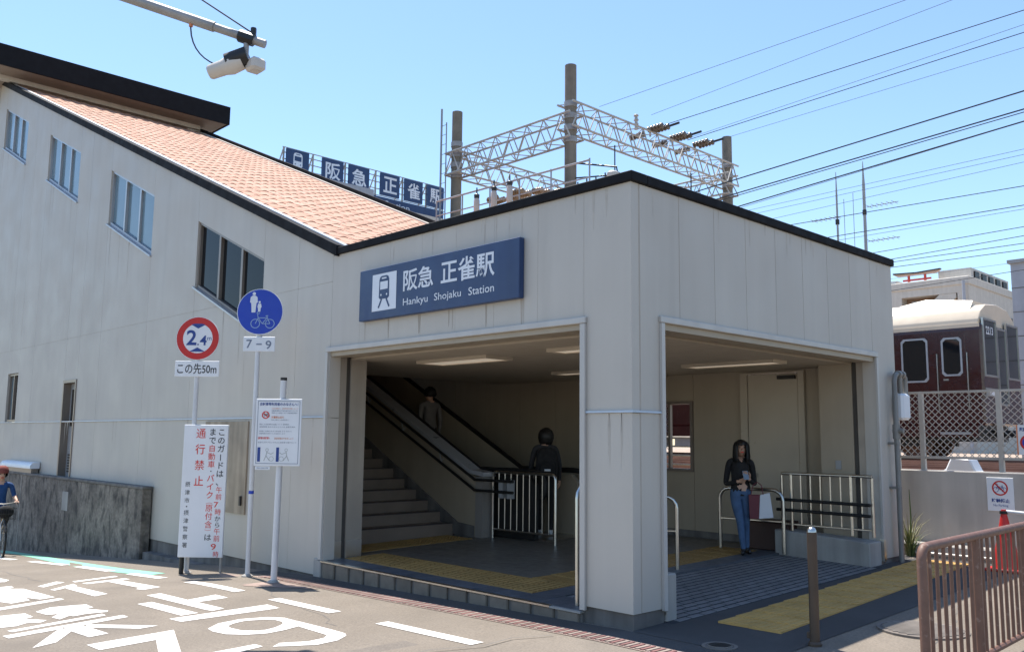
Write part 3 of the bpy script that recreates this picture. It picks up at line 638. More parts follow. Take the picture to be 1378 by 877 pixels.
text(sg, 'Hankyu', -3.23, -2.78, 3.055, 3.16, -.078, signwhite, .004); text(sg, 'Shojaku', -2.67, -2.22, 3.055, 3.16, -.078, signwhite, .004); text(sg, 'Station', -2.10, -1.705, 3.075, 3.16, -.078, signwhite, .004)

rm = mat('rust_drip', (.37, .33, .28), .7, var=.2)
for x, w_, d_ in [(-4.09, .02, .21), (-3.62, .03, .2), (-3.05, .05, .2), (-2.52, .03, .17), (-2.45, .015, .2), (-1.92, .03, .22), (-1.40, .035, .25), (-1.36, .015, .23)]:
    part('rust_streak', MB().flat([(x, 2.968), (x+w_, 2.968), (x+w_*.75, 2.968-d_), (x+w_*.4, 2.968-d_*1.1)], -.0012), rm, st, flat2d=True)
sm_ = mat('rain_streak', (.452, .418, .366), .7, var=.25, scale=4); rr_ = random.Random(3)
def streak(x, z, w_, d_): part('rain_streak', MB().flat([(x, z), (x+w_, z), (x+w_*.7, z-d_*.6), (x+w_*.5, z-d_), (x+w_*.25, z-d_*.7)], -.0010), sm_, st, flat2d=True)
for a, b in win:
    for q in range(3):
        x = rr_.uniform(a, b-.05); streak(x, zr(x)-1.745, rr_.uniform(.02, .05), rr_.uniform(.4, 1.1))
for q in range(10):
    x = rr_.uniform(-4.5, -.15); streak(x, 3.885, rr_.uniform(.015, .04), rr_.uniform(.15, .38))
for q in range(9):
    x = rr_.uniform(-15, -5); streak(x, 1.825, rr_.uniform(.02, .05), rr_.uniform(.25, .8))
for q in range(4):
    x = rr_.uniform(-.5, -.08); streak(x, 1.825, rr_.uniform(.015, .03), rr_.uniform(.2, .5))
for q in range(10):
    y = rr_.uniform(.2, 5.2); w_ = rr_.uniform(.015, .04); d_ = rr_.uniform(.12, .35)
    part('rain_streak', MB().add([(.001, y, 3.885), (.001, y+w_, 3.885), (.001, y+w_*.7, 3.885-d_*.6), (.001, y+w_*.5, 3.885-d_), (.001, y+w_*.25, 3.885-d_*.7)], [(0, 1, 2, 3, 4)]), sm_, st, flat2d=True)
rs = thing('rooftop_sign', 'row of six navy character panels over a navy strip on the concourse roof', 'sign', (-23, 9.3, 10.0), R(90))
for k, (a, b, ch) in enumerate([(9.37, 10.28, None), (10.85, 11.76, '阪'), (12.01, 12.93, '急'), (13.47, 14.38, '正'), (14.64, 15.54, '雀'), (15.79, 16.65, '駅')]):
    a -= 9.3; b -= 9.3
    p_ = part('character_panel', B(a, b, -.04, .04, .94, 1.82), navy, rs)
    if ch: text(p_, ch, a+.13, b-.13, 1.06, 1.70, -.045, signwhite, .02)
    else: train_icon(p_, (a+b)/2, 1.02, 1.72, -.045, signwhite, navy)
p_ = part('name_strip', B(0, 7.35, -.03, .03, .35, .85), navy, rs); text(p_, 'Hankyu  Shojaku  Station', 1.2, 5.6, .44, .74, -.035, signwhite, .006)
fr = MB()
for z in (.9, 1.15, 1.42, 1.66, 1.85): fr.box(-.05, 7.4, .05, .08, z, z+.03)
for x in (.0, 1.2, 2.6, 4.0, 5.3, 6.5, 7.38): fr.box(x, x+.05, .085, .14, .0, 1.86); fr.tube([(x, .1, 1.8), (x, 1.0, .36)], .025, 6)
part('support_frame', fr, galv, rs)

def pole_sign(name, label, x, y, lean=0):
    return thing(name, label, 'sign', (x, y, g(x, y)), R(45))
# height limit sign with the tall warning board on the same pole
t = pole_sign('height_limit_sign', 'round red ringed 2.4 m height limit sign on white pole, plate beneath', -6.91, -.80)
part('pole', MB().tube([(0, .03, -.1), (0, .03, 3.42)], .032, 12), polewhite, t, smooth=True)
p_ = part('disc', MB().lathe([(.298, -.012), (.298, .0)], (0, 0, 3.145), 48, 'y'), boardwhite, t)
part('red_ring', MB().ring(0, 3.145, .205, .292, -.014), red_s, p_, flat2d=True)
tri = MB(); tri.flat([(-.10, 3.335), (0, 3.28), (.10, 3.335), (.05, 3.349), (-.05, 3.349)], -.0145); tri.flat([(-.11, 2.962), (.11, 2.962), (0, 3.02)], -.0145)
part('arrowheads', tri, bluetxt, p_, flat2d=True)
text(p_, '2', -.155, -.015, 3.05, 3.26, -.0145, bluetxt, .02); text(p_, '4', .03, .125, 3.05, 3.185, -.0145, bluetxt, .02); text(p_, 'm', .13, .19, 3.12, 3.16, -.0145, bluetxt, .0)
part('decimal_point', MB().disc(.008, 3.06, .011, -.0145, 12), bluetxt, p_, flat2d=True)
p_ = part('plate', B(-.295, .315, -.01, .0, 2.62, 2.835), boardwhite, t, bevel=.004); text(p_, 'この先50m', -.26, .28, 2.655, 2.80, -.0125, blktxt, .01)
part('base_collar', MB().lathe([(.07, -.02), (.07, .012), (.04, .03)], (0, .03, 0), 16), concrete, t)
t = thing('traffic_notice_board', 'tall white board of red and black vertical writing below the height limit sign', 'sign', (-6.71, -.67, g(-6.71, -.67)), R(45))
part('panel', B(-.30, .295, -.09, -.05, .215, 1.955), boardwhite, t, bevel=.006)
part('support_post', MB().tube([(-.265, -.02, -.1), (-.265, -.02, 1.9)], .03, 10), darkmetal, t, smooth=True); part('support_post', MB().tube([(.26, -.03, -.1), (.26, -.03, 1.9)], .016, 8), galv, t, smooth=True)
yb = -.0925
# (columns are laid out from the top down: text runs in vertical columns, right to left)
def column(t, u, top, runs, yb, m=None):
    v = top
    for s, cell, mm, st_ in runs:
        if s: vtext(t, s, u, v, cell, yb, mm, .010 if s in 'このガードは、7から9まで・バイクは止行' else .003, st_)
        v -= cell*max(1, len(s)) if s else cell
column(t, .205, 1.91, [('このガードは、', .110, blktxt, 1.0), ('午前', .092, redtxt, 1.0), ('7', .105, redtxt, 1.3), ('時', .092, redtxt, 1.0), ('から', .080, blktxt, 1.1), ('午前', .092, redtxt, 1.0), ('9', .115, redtxt, 1.4), ('時', .085, redtxt, 1.0)], yb)
column(t, .085, 1.91, [('まで', .11, blktxt, 1.0), ('自動車', .105, redtxt, 1.0), ('・', .075, blktxt, 1.2), ('バイク', .11, redtxt, 1.0), ('（', .06, redtxt, 1.6), ('原付含', .108, redtxt, 1.0), ('）', .06, redtxt, 1.6), ('は', .10, blktxt, 1.1)], yb)
column(t, -.075, 1.91, [('通', .15, redtxt, .95), ('', .06, None, 1), ('行', .15, redtxt, .95), ('', .06, None, 1), ('禁', .15, redtxt, .95), ('', .06, None, 1), ('止', .15, redtxt, .95)], yb)
column(t, -.215, 1.20, [('摂', .075, blktxt, 1), ('', .03, None, 1), ('津', .075, blktxt, 1), ('', .03, None, 1), ('市', .075, blktxt, 1), ('・', .085, blktxt, 1), ('摂', .075, blktxt, 1), ('', .03, None, 1), ('津', .075, blktxt, 1), ('', .03, None, 1), ('警', .075, blktxt, 1), ('', .03, None, 1), ('察', .075, blktxt, 1), ('', .03, None, 1), ('署', .075, blktxt, 1)], yb)

t = pole_sign('shared_path_sign', 'round blue pedestrian and bicycle sign on white pole with 7-9 plate', -5.66, -.55)
part('pole', MB().tube([(-.02, .03, -.1), (-.02, .03, 3.35)], .031, 12), polewhite, t, smooth=True); part('blue_band', MB().tube([(-.02, .03, 1.02), (-.02, .03, 1.06)], .034, 12), blue_s, t)
part('base_collar', MB().lathe([(.07, -.02), (.07, .012), (.04, .03)], (-.02, .03, 0), 16), concrete, t)
p_ = part('disc', MB().lathe([(.30, -.012), (.30, 0)], (0, 0, 3.345), 48, 'y'), boardwhite, t); part('blue_face', MB().disc(0, 3.345, .292, -.014, 48), blue_s, p_, flat2d=True)
pm = MB(); y_ = -.0165; cz = 3.345
pm.disc(-.085, cz+.235, .022, y_, 14); pm.flat([(-.13, cz+.19), (-.105, cz+.21), (-.065, cz+.21), (-.04, cz+.19), (-.035, cz+.12), (-.05, cz+.115), (-.055, cz+.06), (-.06, cz-.01), (-.11, cz-.01), (-.115, cz+.07), (-.12, cz+.115), (-.135, cz+.12)], y_)
pm.disc(-.010, cz+.125, .015, y_, 12); pm.flat([(-.03, cz+.105), (.01, cz+.105), (.018, cz+.06), (.008, cz+.05), (.004, cz), (-.026, cz), (-.03, cz+.05), (-.036, cz+.06)], y_)
part('pedestrian_pictogram', pm, signwhite, p_, flat2d=True)
def bike_flat(mb, cx, cz, s, y, w=.012):
    mb.ring(cx-.09*s, cz, .052*s, .052*s+w, y, 24); mb.ring(cx+.10*s, cz, .052*s, .052*s+w, y, 24)
    for a, b in [((-.09, 0), (-.055, .075)), ((-.055, .075), (.06, .075)), ((.06, .075), (.0, 0)), ((0, 0), (-.055, .075)), ((0, 0), (.10, 0)), ((.10, 0), (.055, .10)), ((.04, .10), (.075, .105)), ((-.055, .075), (-.065, .125)), ((-.065, .125), (-.035, .135)), ((-.075, .13), (-.06, .155))]:
        mb.stroke([(cx+a[0]*s, cz+a[1]*s), (cx+b[0]*s, cz+b[1]*s)], w, y)
    return mb
part('bicycle_pictogram', bike_flat(MB(), .035, cz-.155, 1.0, y_, .010), mat('pale_blue_print', (.25, .36, .55), .5, var=0), p_, flat2d=True)
p_ = part('plate', B(-.20, .21, -.01, .0, 2.83, 3.02), boardwhite, t, bevel=.004)
text(p_, '7', -.16, -.085, 2.87, 2.98, -.0125, greytxt, .01); text(p_, '9', .09, .165, 2.86, 2.97, -.0125, greytxt, .01); part('dash', MB().rect(-.03, .04, 2.914, 2.93, -.0125), greytxt, p_, flat2d=True)

t = pole_sign('bicycle_parking_notice', 'white framed notice for cyclists with small print on a short white pole', -4.84, -.67)
part('pole', MB().tube([(.0, .045, -.1), (.02, .045, 2.39)], .038, 14), polewhite, t, smooth=True); part('pole_cap', MB().tube([(.02, .045, 2.385), (.02, .045, 2.42)], .04, 14), darkmetal, t)
part('base_collar', MB().lathe([(.075, -.02), (.075, .012), (.046, .03)], (0, .045, 0), 16), concrete, t)
p_ = part('panel', B(-.285, .27, -.012, .0, 1.36, 2.16), boardwhite, t, bevel=.004)
fr = MB()
for (a, b, c, d_) in [(-.262, .247, 2.128, 2.134), (-.262, .247, 1.386, 1.392), (-.262, -.256, 1.392, 2.128), (.241, .247, 1.392, 2.128)]: fr.rect(a, b, c, d_, -.0145)
part('printed_border', fr, greytxt, p_, flat2d=True)
yq = -.0145
text(p_, '自転車等利用者のみなさんへ！', -.235, .225, 2.075, 2.115, yq, bluetxt, .02)
text(p_, '公共の場所に、自転車等を放置しないで', -.095, .225, 2.035, 2.052, yq, orangetxt); text(p_, '放置自転車等は歩行者の通行の妨げになります', -.095, .225, 2.008, 2.026, yq, greytxt); text(p_, '条例により撤去します 自転車駐車場へ', -.095, .225, 1.982, 1.999, yq, greytxt)
text(p_, '放置禁止区域', -.095, .06, 1.925, 1.952, yq, orangetxt, .02); text(p_, '区域内に放置された自転車等は直ちに', -.095, .12, 1.90, 1.915, yq, greytxt)
text(p_, '撤去した自転車等の返還について 保管場所', -.235, .12, 1.845, 1.862, yq, greytxt); text(p_, '保管期間 告示の日から三十日 返還手数料', -.235, .20, 1.815, 1.832, yq, greytxt)
text(p_, '返還に必要なもの 身分証 かぎ 印かん', -.235, .16, 1.765, 1.78, yq, greytxt); text(p_, '保管期間を過ぎたものは処分します', -.235, .08, 1.737, 1.752, yq, greytxt)
text(p_, '自転車は駐輪場へ', -.245, -.10, 1.675, 1.705, yq, redtxt, .02); text(p_, '迷惑駐輪はやめましょう', -.05, .18, 1.675, 1.70, yq, orangetxt); text(p_, '歩道や点字ブロックの上に自転車を置かないで', -.245, .22, 1.63, 1.648, yq, greytxt)
pr = MB(); pr.ring(-.165, 1.965, .034, .046, yq, 28); pr.stroke([(-.19, 1.99), (-.14, 1.94)], .009, yq-.001); part('prohibition_mark', pr, redtxt, p_, flat2d=True)
part('prohibition_mark', bike_flat(MB(), -.165, 1.955, .30, yq+.0005, .004), blktxt, p_, flat2d=True)
ib = MB()
for u in (-.245, -.02): ib.rect(u, u+.035, 1.41, 1.58, yq)
part('blue_bars', ib, bluetxt, p_, flat2d=True)
sk = MB()
for u, s in ((-.13, 1), (.10, -1)):
    sk.ring(u, 1.55, .014, .019, yq, 14); sk.stroke([(u, 1.53), (u-.01*s, 1.48), (u+.035*s, 1.42)], .008, yq); sk.stroke([(u-.01*s, 1.48), (u-.035*s, 1.42)], .008, yq); sk.stroke([(u, 1.52), (u+.05*s, 1.50), (u+.08*s, 1.52)], .007, yq); sk.ring(u+.055*s, 1.445, .024, .029, yq, 18)
part('line_drawing', sk, mat('pale_grey_print', (.36, .38, .38), .6, var=0), p_, flat2d=True)
part('tag_plate', B(-.265, -.09, -.012, -.002, 1.315, 1.355), boardwhite, t); text(t, '摂津市 道路交通課', -.245, -.11, 1.326, 1.344, -.0145, greytxt)

# ------------------------------------------------------------------ low weathered wall on the road side
t = thing('retaining_wall', 'dark weathered concrete low wall along the road below the long white wall', 'wall', (-17, -.1, 0))
rw = MB().prism([(-7, g(-24, 0)-.3), (6.95, -.75), (6.95, .70), (-7, .70)], 'y', -.08, .075)
part('wall_body', rw, conc_old, t, bevel=.008); part('wall_cap', B(-7.02, 6.975, -.095, .08, .70, .745), conc_dark, t, bevel=.006)
for x in (-5.5, .3): part('pilaster_joint', B(x, x+.02, -.083, -.078, -1.5, .69), concrete, t)
part('render_patch', B(3.05, 3.38, -.086, -.079, .12, .48), concrete, t)
t = thing('corrugated_cover', 'small white rounded cover resting on the low weathered wall', 'cover', (-17.1, -.12, .745))
part('cover_top', MB().prism([(-.09, .10), (-.09, .16), (-.05, .215), (.03, .235), (.10, .235), (.10, .10)], 'x', -1.2, 1.05), boardwhite, t, smooth=True); part('cover_base', B(-1.15, 1.0, -.05, .09, 0, .10), alu, t)
st_gut = part('gutter_ledge', B(-10.0, -4.9, -.14, .018, -.9, -.30), conc_dark, st)

# ------------------------------------------------------------------ interior furniture
def barrail(name, label, loc, L, H, nb, low, m, rz=0, posts=(0, 1), r=.021, rb=.010, thick=(), rounded=True):
    t = thing(name, label, 'railing', loc, rz)
    c = .07
    if rounded:
        pts = [(0, 0, 0), (0, 0, H-c)]+[(c-c*math.cos(a), 0, H-c+c*math.sin(a)) for a in (R(30), R(60), R(90))]+[(L-c+c*math.sin(a), 0, H-c+c*math.cos(a)) for a in (0, R(30), R(60), R(90))]+[(L, 0, 0)]
        part('outer_tube', MB().tube(pts, r, 10), m, t, smooth=True)
    else:
        part('top_rail', MB().tube([(0, 0, H), (L, 0, H)], r, 10), m, t, smooth=True)
        for x in (0, L): part('post', MB().tube([(x, 0, 0), (x, 0, H-r)], r, 10), m, t, smooth=True)
    part('bottom_rail', MB().tube([(r, 0, low), (L-r, 0, low)], r*.75, 8), m, t, smooth=True)
    bm_ = mesh('bar', MB().tube([(0, 0, low), (0, 0, H-.01)], rb, 8), m, smooth=True)
    for i in range(1, nb+1):
        x = L*i/(nb+1)
        if i in thick: part('post', MB().tube([(x, 0, 0), (x, 0, H-.01)], r*1.05, 8), m, t, smooth=True)
        else: obj('bar', bm_, t, (x, 0, 0))
    return t
barrail('stair_barrier', 'stainless barred railing extending from the stair parapet post', (-5.0, 3.0, fz(0, 3)), 1.27, .96, 9, .13, steel)
t = barrail('entrance_railing', 'stainless barred railing with two black handrails on the low concrete block', (-1.18, 4.6, .46), 1.2, .72, 8, .08, steel, thick=(1, 7), rounded=False, r=.02)
for z in (.27, .40): part('black_handrail', MB().tube([(-.05, -.05, z-.01), (1.19, -.05, z-.02)], .02, 10), rubber, t, smooth=True)
t = thing('kerb_block', 'low grey concrete block carrying the entrance railing', 'concrete block', (-.6, 4.68, .1))
part('block_body', MB().prism([(-.66, -.03), (.60, -.12), (.60, .30), (-.66, .365)], 'y', -.16, .165), concrete, t, bevel=.012)
def urail(name, label, a, b, H, m, cross=(), r=.024):
    t = thing(name, label, 'railing', (a[0], a[1], a[2])); d = Vector((b[0]-a[0], b[1]-a[1], b[2]-a[2])); L = math.hypot(d.x, d.y); e = Vector((d.x, d.y, 0)).normalized(); c = min(.14, L*.3)
    pts = [Vector((0, 0, 0)), Vector((0, 0, H-c))]+[e*(c-c*math.cos(q))+Vector((0, 0, H-c+c*math.sin(q))) for q in (R(22), R(45), R(67), R(90))]+[e*(L-c+c*math.sin(q))+Vector((0, 0, H-c+c*math.cos(q))) for q in (R(0.1), R(22), R(45), R(67), R(90))]+[e*L+Vector((0, 0, d.z))]
    part('hoop', MB().tube(pts, r, 10), m, t, smooth=True)
    for z in cross: part('cross_tube', MB().tube([Vector((0, 0, z)), e*L+Vector((0, 0, z))], r*.65, 8), m, t, smooth=True)
    return t
urail('hoop_rail', 'arched stainless hoop rail behind the woman by the back wall', (-1.98, 4.38, fz(0, 4.4)), (-1.10, 4.48, fz(0, 4.4)), .80, steel, (.40,))
urail('gate_hoop', 'slim stainless hoop rail standing behind the corner pillar', (-1.34, 2.5, fz(0, 2.5)-.02), (-2.0, 1.95, fz(0, 2)-.0), .84, steel, (.45,), .022)
urail('door_post_rail', 'slim stainless hoop rail tight against the right jamb of the front opening', (-.78, .16, .085), (-.78, .75, .09), 1.10, steel, (), .022)
t = thing('low_box', 'low dark red box on the floor behind the hoop rail', 'box', (-1.45, 4.75, fz(0, 4.75)))
part('box_body', B(-.33, .33, -.12, .12, 0, .36), redbox_m, t, bevel=.01); part('box_lid', B(-.34, .34, -.13, .13, .361, .385), redbox_m, t)
# escalator
t = thing('escalator', 'dark escalator with black rubber handrails rising beside the stairs', 'escalator', (-5, 3.62, fz(0, 3.7)))
bz = .0
def prof(dx0): return None
for y in (-.46, .46):
    inc = [(-.9, .0), (.75, .0), (.75, .78), (.62, .90), (-.42, .92), (-7.5, .92+.5*7.08), (-7.5, 3.0-.4)]
    part('balustrade', MB().prism(inc, 'y', y-.04, y+.04), darkmetal if y < 0 else beige, t)
    pts = [(-7.5, y, .97+.5*7.08), (-.5, y, .97), (.62, y, .97)]+[(.70+.22*math.sin(a), y, .75+.22*math.cos(a)) for a in (R(15), R(45), R(75), R(105), R(135))]
    part('handrail_belt', MB().tube(pts, .042, 8), rubber, t, smooth=True)
for i in range(17):
    x = -1.1-.4*i; part('escalator_step', B(x-.4, x, -.41, .41, .2*i-.1, .2*i+.2), darkmetal, t)
part('landing_plate', B(-1.1, .9, -.415, .415, -.06, .012), steel, t); part('outer_cladding', MB().prism([(-.9, -.05), (-7.5, 2.6), (-7.5, -.05)], 'y', -.54, -.51), greypaint, t)

# ------------------------------------------------------------------ outside furniture at the side entrance
t = thing('bollard', 'single slim bronze metal bollard standing by the yellow tactile strip', 'bollard', (1.31, .61, g(1.31, .61)))
part('post', MB().tube([(0, 0, -.05), (0, 0, .87)], .038, 16), bronze, t, smooth=True); part('cap', MB().lathe([(.038, 0), (.036, .018), (.025, .034), (.005, .042)], (0, 0, .87), 16), steel, t, smooth=True); part('base_collar', MB().lathe([(.052, 0), (.052, .02), (.041, .035)], (0, 0, -.002), 16), bronze, t); part('lock_lug', B(-.06, -.03, -.02, .02, .05, .10), bronze, t, bevel=.004)
gt = barrail('guard_railing', 'chipped brown painted guard railing with vertical bars along the pavement edge', (2.56, -.40, 0), 3.35, .955, 25, .14, brownrail, rz=R(92), thick=(8, 17), r=.03, rb=.0125)
urail('guard_railing', 'second brown guard railing beyond the barred one', (2.42, 3.05, g(2.4, 3)), (2.30, 5.2, g(2.3, 5.2)), .9, brownrail, (.45,), .028)
# gas pipe and meter at the building corner
pipe_m = mat('pipe_paint', (.22, .21, .195), .5, metal=.2, var=.2)
t = thing('gas_pipe', 'grey gas pipe with meter box and elbows on the right corner pillar', 'pipe', (.10, 5.18, g(0, 5)))
part('riser', MB().tube([(0, 0, -.05), (0, 0, 2.25), (0, .03, 2.32), (0, .10, 2.34), (0, .26, 2.34), (0, .33, 2.30), (0, .33, 2.08)], .032, 10), pipe_m, t, smooth=True)
part('branch', MB().tube([(0, .17, 2.34), (0, .17, 2.08)], .028, 10), pipe_m, t, smooth=True); part('union', MB().tube([(0, .10, 2.34), (0, .16, 2.34)], .048, 10), pipe_m, t, smooth=True); part('union', MB().tube([(0, .22, 2.34), (0, .27, 2.34)], .045, 10), pipe_m, t, smooth=True)
part('meter_box', B(-.08, .05, .12, .36, 1.76, 2.10), boardwhite, t, bevel=.03); part('valve', MB().tube([(-.04, 0, 1.62), (.09, 0, 1.62)], .035, 10), pipe_m, t, smooth=True); part('valve', MB().tube([(0, 0, 1.52), (0, 0, 1.70)], .045, 10), pipe_m, t, smooth=True)
for z in (.9, 1.45): part('pipe_clamp', B(-.10, .02, -.045, .045, z, z+.03), pipe_m, t)
# retaining wall and mesh fence towards the tracks
t = thing('track_side_wall', 'stained grey concrete wall below the diamond mesh fence', 'wall', (0, 6.3, 0))
part('wall_body', B(-.42, 16, -.10, .12, -.2, 1.235), conc_wall, t, bevel=.01); part('footing', B(-.42, 16, -.42, -.105, -.2, .30), concrete, t, bevel=.015)
fence_m = mat('fence_steel', (.48, .44, .39), .55, metal=.15, var=.15)
f = thing('mesh_fence', 'diamond mesh fence with steel posts on top of the stained concrete wall', 'fence', (0, 6.3, 1.235))
for i, x in enumerate([-.36, -.02, .95, 1.95, 2.95, 3.95, 4.95]):
    part('post', B(x-.028, x+.028, -.03, .03, 0, 1.05), fence_m, f)
    if i in (0,): xe = -.02
    else: xe = x+1.0 if i else x
    if i == 6: break
    nx = [-.36, -.02, .95, 1.95, 2.95, 3.95, 4.95][i+1]; a, b = x+.03, nx-.03
    part('frame_rail', B(a, b, -.018, .018, 1.02, 1.05), fence_m, f); part('frame_rail', B(a, b, -.018, .018, .15, .185), fence_m, f)
    mb = MB(); s = .088; n_ = int((b-a+.84)/s)+1
    for k in range(n_+12):
        for sg_ in (1, -1):
            x0 = a-.84+k*s; P = [(x0, .185), (x0+.835, 1.02)] if sg_ > 0 else [(x0, 1.02), (x0+.835, .185)]
            (xa, za), (xb, zb) = P
            lo_, hi_ = max(xa, a), min(xb, b)
            if hi_-lo_ < .01: continue
            za2 = za+(zb-za)*(lo_-xa)/(xb-xa); zb2 = za+(zb-za)*(hi_-xa)/(xb-xa)
            mb.tube([(lo_, .004*sg_, za2), (hi_, .004*sg_, zb2)], .0058, 4)
    part('mesh_panel', mb, fence_m, f, kind='stuff')
t = thing('no_parking_notice', 'white no bicycle parking notice fixed to the stained concrete wall', 'sign', (.79, 6.195, .755))
part('plate', B(0, .31, -.008, .002, 0, .415), boardwhite, t, bevel=.002); pr = MB().ring(.155, .285, .075, .093, -.0105, 32); pr.stroke([(.095, .345), (.215, .225)], .016, -.0112); part('prohibition_mark', pr, red_s, t, flat2d=True)
part('bicycle_pictogram', bike_flat(MB(), .152, .265, .5, -.0095, .006), bluetxt, t, flat2d=True); text(t, '駐輪禁止', .05, .26, .105, .155, -.0105, bluetxt, .03); text(t, 'No Parking', .07, .24, .05, .085, -.0105, bluetxt, .0)
t = thing('fence_notice', 'small white notice with round blue and red mark hung on the mesh fence', 'sign', (1.15, 6.25, 1.46))
part('plate', B(0, .36, -.008, .002, 0, .37), boardwhite, t); part('round_mark', MB().disc(.14, .15, .09, -.0105), blue_s, t, flat2d=True); part('round_mark', MB().ring(.14, .15, .075, .1, -.0115), red_s, t, flat2d=True); text(t, '駐車禁止', .04, .32, .29, .34, -.0105, bluetxt, .02); part('orange_edge', MB().rect(.003, .02, .0, .37, -.0105), orangetxt, t, flat2d=True)
t = thing('traffic_cone', 'faded red traffic cone standing by the concrete wall footing', 'cone', (1.22, 5.40, g(1.2, 5.4)))
part('cone_body', MB().lathe([(.155, .03), (.03, .66), (.028, .70), (.018, .70)], n=24), conered, t, smooth=True); part('base', B(-.19, .19, -.19, .19, 0, .035), conered, t, bevel=.012)
t = thing('cone_bar', 'black and white cone bar leaning from the red traffic cone', 'bar', (1.22, 5.40, g(1.2, 5.4)+.62))
part('bar_tube', MB().tube([(.03, .0, .06), (1.5, .15, -.02)], .02, 10), polewhite, t, smooth=True); part('bar_ring', MB().lathe([(.045, 0), (.045, .035), (.034, .035), (.034, 0)], (0, 0, .03), 16), rubber, t)
t = thing('drain_pipe', 'pale plastic pipe lying along the footing of the concrete wall', 'pipe', (.3, 5.83, .17))
part('pipe_body', MB().tube([(-.3, 0, .02), (1.8, 0, .03)], .022, 10), porcelain, t, smooth=True)
# weeds in the gap
t = thing('weed_clump', 'dry straggly weed growing in the gap beside the corner pillar', 'plant', (-.05, 5.80, g(0, 5.8)))
def blades(n, H, spread, m, name, wd=.012):
    mb = MB()
    for i in range(n):
        a = random.uniform(0, 6.28); h = H*random.uniform(.5, 1); sp = spread*random.uniform(.3, 1); w_ = wd*random.uniform(.6, 1.3)
        d_ = Vector((math.cos(a), math.sin(a), 0)); sd = Vector((-d_.y, d_.x, 0)); b0 = d_*random.uniform(0, .06); pts = [b0+d_*sp*t_*t_+Vector((0, 0, h*(t_-.25*t_**3))) for t_ in (0, .35, .7, 1)]
        V = []
        for k, p in enumerate(pts): w2 = w_*(1-k/3.2); V += [p-sd*w2, p+sd*w2]
        mb.add(V, [(0, 1, 3, 2), (2, 3, 5, 4), (4, 5, 7, 6)])
    return part(name, mb, m, t, flat2d=True)
part('stem', MB().tube([(0, 0, 0), (.02, .02, .5), (.0, .05, .85)], [.014, .01, .004], 6), leaf_g, t); blades(46, .80, .45, leaf_m, 'dry_leaves', .007); blades(40, .5, .26, leaf_g, 'green_leaves', .011)

# ------------------------------------------------------------------ railway: bed, tracks, train
bed = part('track_bed', MB().box(-90, 90, 6.43, 60, -3, .93), ballast_m); bed['kind'] = 'structure'
def track(y, label):
    t = thing('railway_track', label, 'railway track', (0, y, .93))
    for s in (-1, 1): part('rail', MB().prism([(s*.7175-.06, .12), (s*.7175+.06, .12), (s*.7175+.035, .25), (s*.7175-.035, .25)], 'x', -80, 80), rust, t)
    mb = MB()
    for i in range(150): x = -45+i*.62; mb.box(x, x+.24, -1.25, 1.25, -.02, .13)
    part('sleepers', mb, sleeper_m, t, kind='stuff')
track(8.0, 'railway track running closest behind the station building'); track(11.3, 'railway track under the first span of the gantry'); track(14.7, 'railway track under the far span of the gantry'); track(18.4, 'railway track carrying the maroon train')
t = thing('trackside_cover', 'small white domed cover on the ballast behind the mesh fence', 'cover', (.2, 6.85, .93))
part('cover_body', MB().prism([(-.34, 0), (.42, 0), (.42, .26), (.30, .28), (.22, .46), (-.02, .47), (-.10, .30), (-.34, .27)], 'y', -.15, .15), boardwhite, t, bevel=.02)
tr = thing('train', 'maroon commuter train with cream roof stopped behind the mesh fence', 'train', (-2.7, 18.4, 1.18))
L_ = -19.0; hw = 1.4
body = MB().prism([(-hw, .85), (hw, .85), (hw, 3.22), (hw-.02, 3.34), (-hw+.02, 3.34), (-hw, 3.22)], 'x', L_, 0)
part('body_shell', body, maroon, tr, bevel=.05)
rp_ = [(-hw+.01, 3.30), (-hw+.03, 3.44), (-hw+.2, 3.66), (-.8, 3.86), (0, 3.93), (.8, 3.86), (hw-.2, 3.66), (hw-.03, 3.44), (hw-.01, 3.30)]
part('roof', MB().prism(rp_, 'x', L_, -.06), cream, tr, smooth=True, bevel=.02)
part('roof_fairing', MB().prism([(-1.15, 3.6), (-.95, 3.86), (-.6, 4.02), (.6, 4.02), (.95, 3.86), (1.15, 3.6)], 'x', L_, -.9), cream, tr, smooth=True)
part('roof_fairing', MB().add([(-2.2, -1.0, 3.7), (-2.2, -.7, 4.02), (-2.2, .7, 4.02), (-2.2, 1.0, 3.7), (-1.5, -1.1, 3.7), (-1.5, -.75, 4.12), (-1.5, .75, 4.12), (-1.5, 1.1, 3.7), (-.35, -1.2, 3.6), (-.35, -.8, 3.98), (-.35, .8, 3.98), (-.35, 1.2, 3.6)],
     [(0, 1, 5, 4), (1, 2, 6, 5), (2, 3, 7, 6), (4, 5, 9, 8), (5, 6, 10, 9), (6, 7, 11, 10), (0, 3, 2, 1), (8, 9, 10, 11)]), cream, tr, smooth=True)
part('cream_band', B(L_, -.04, -hw-.004, -hw+.02, 3.24, 3.33), cream, tr)
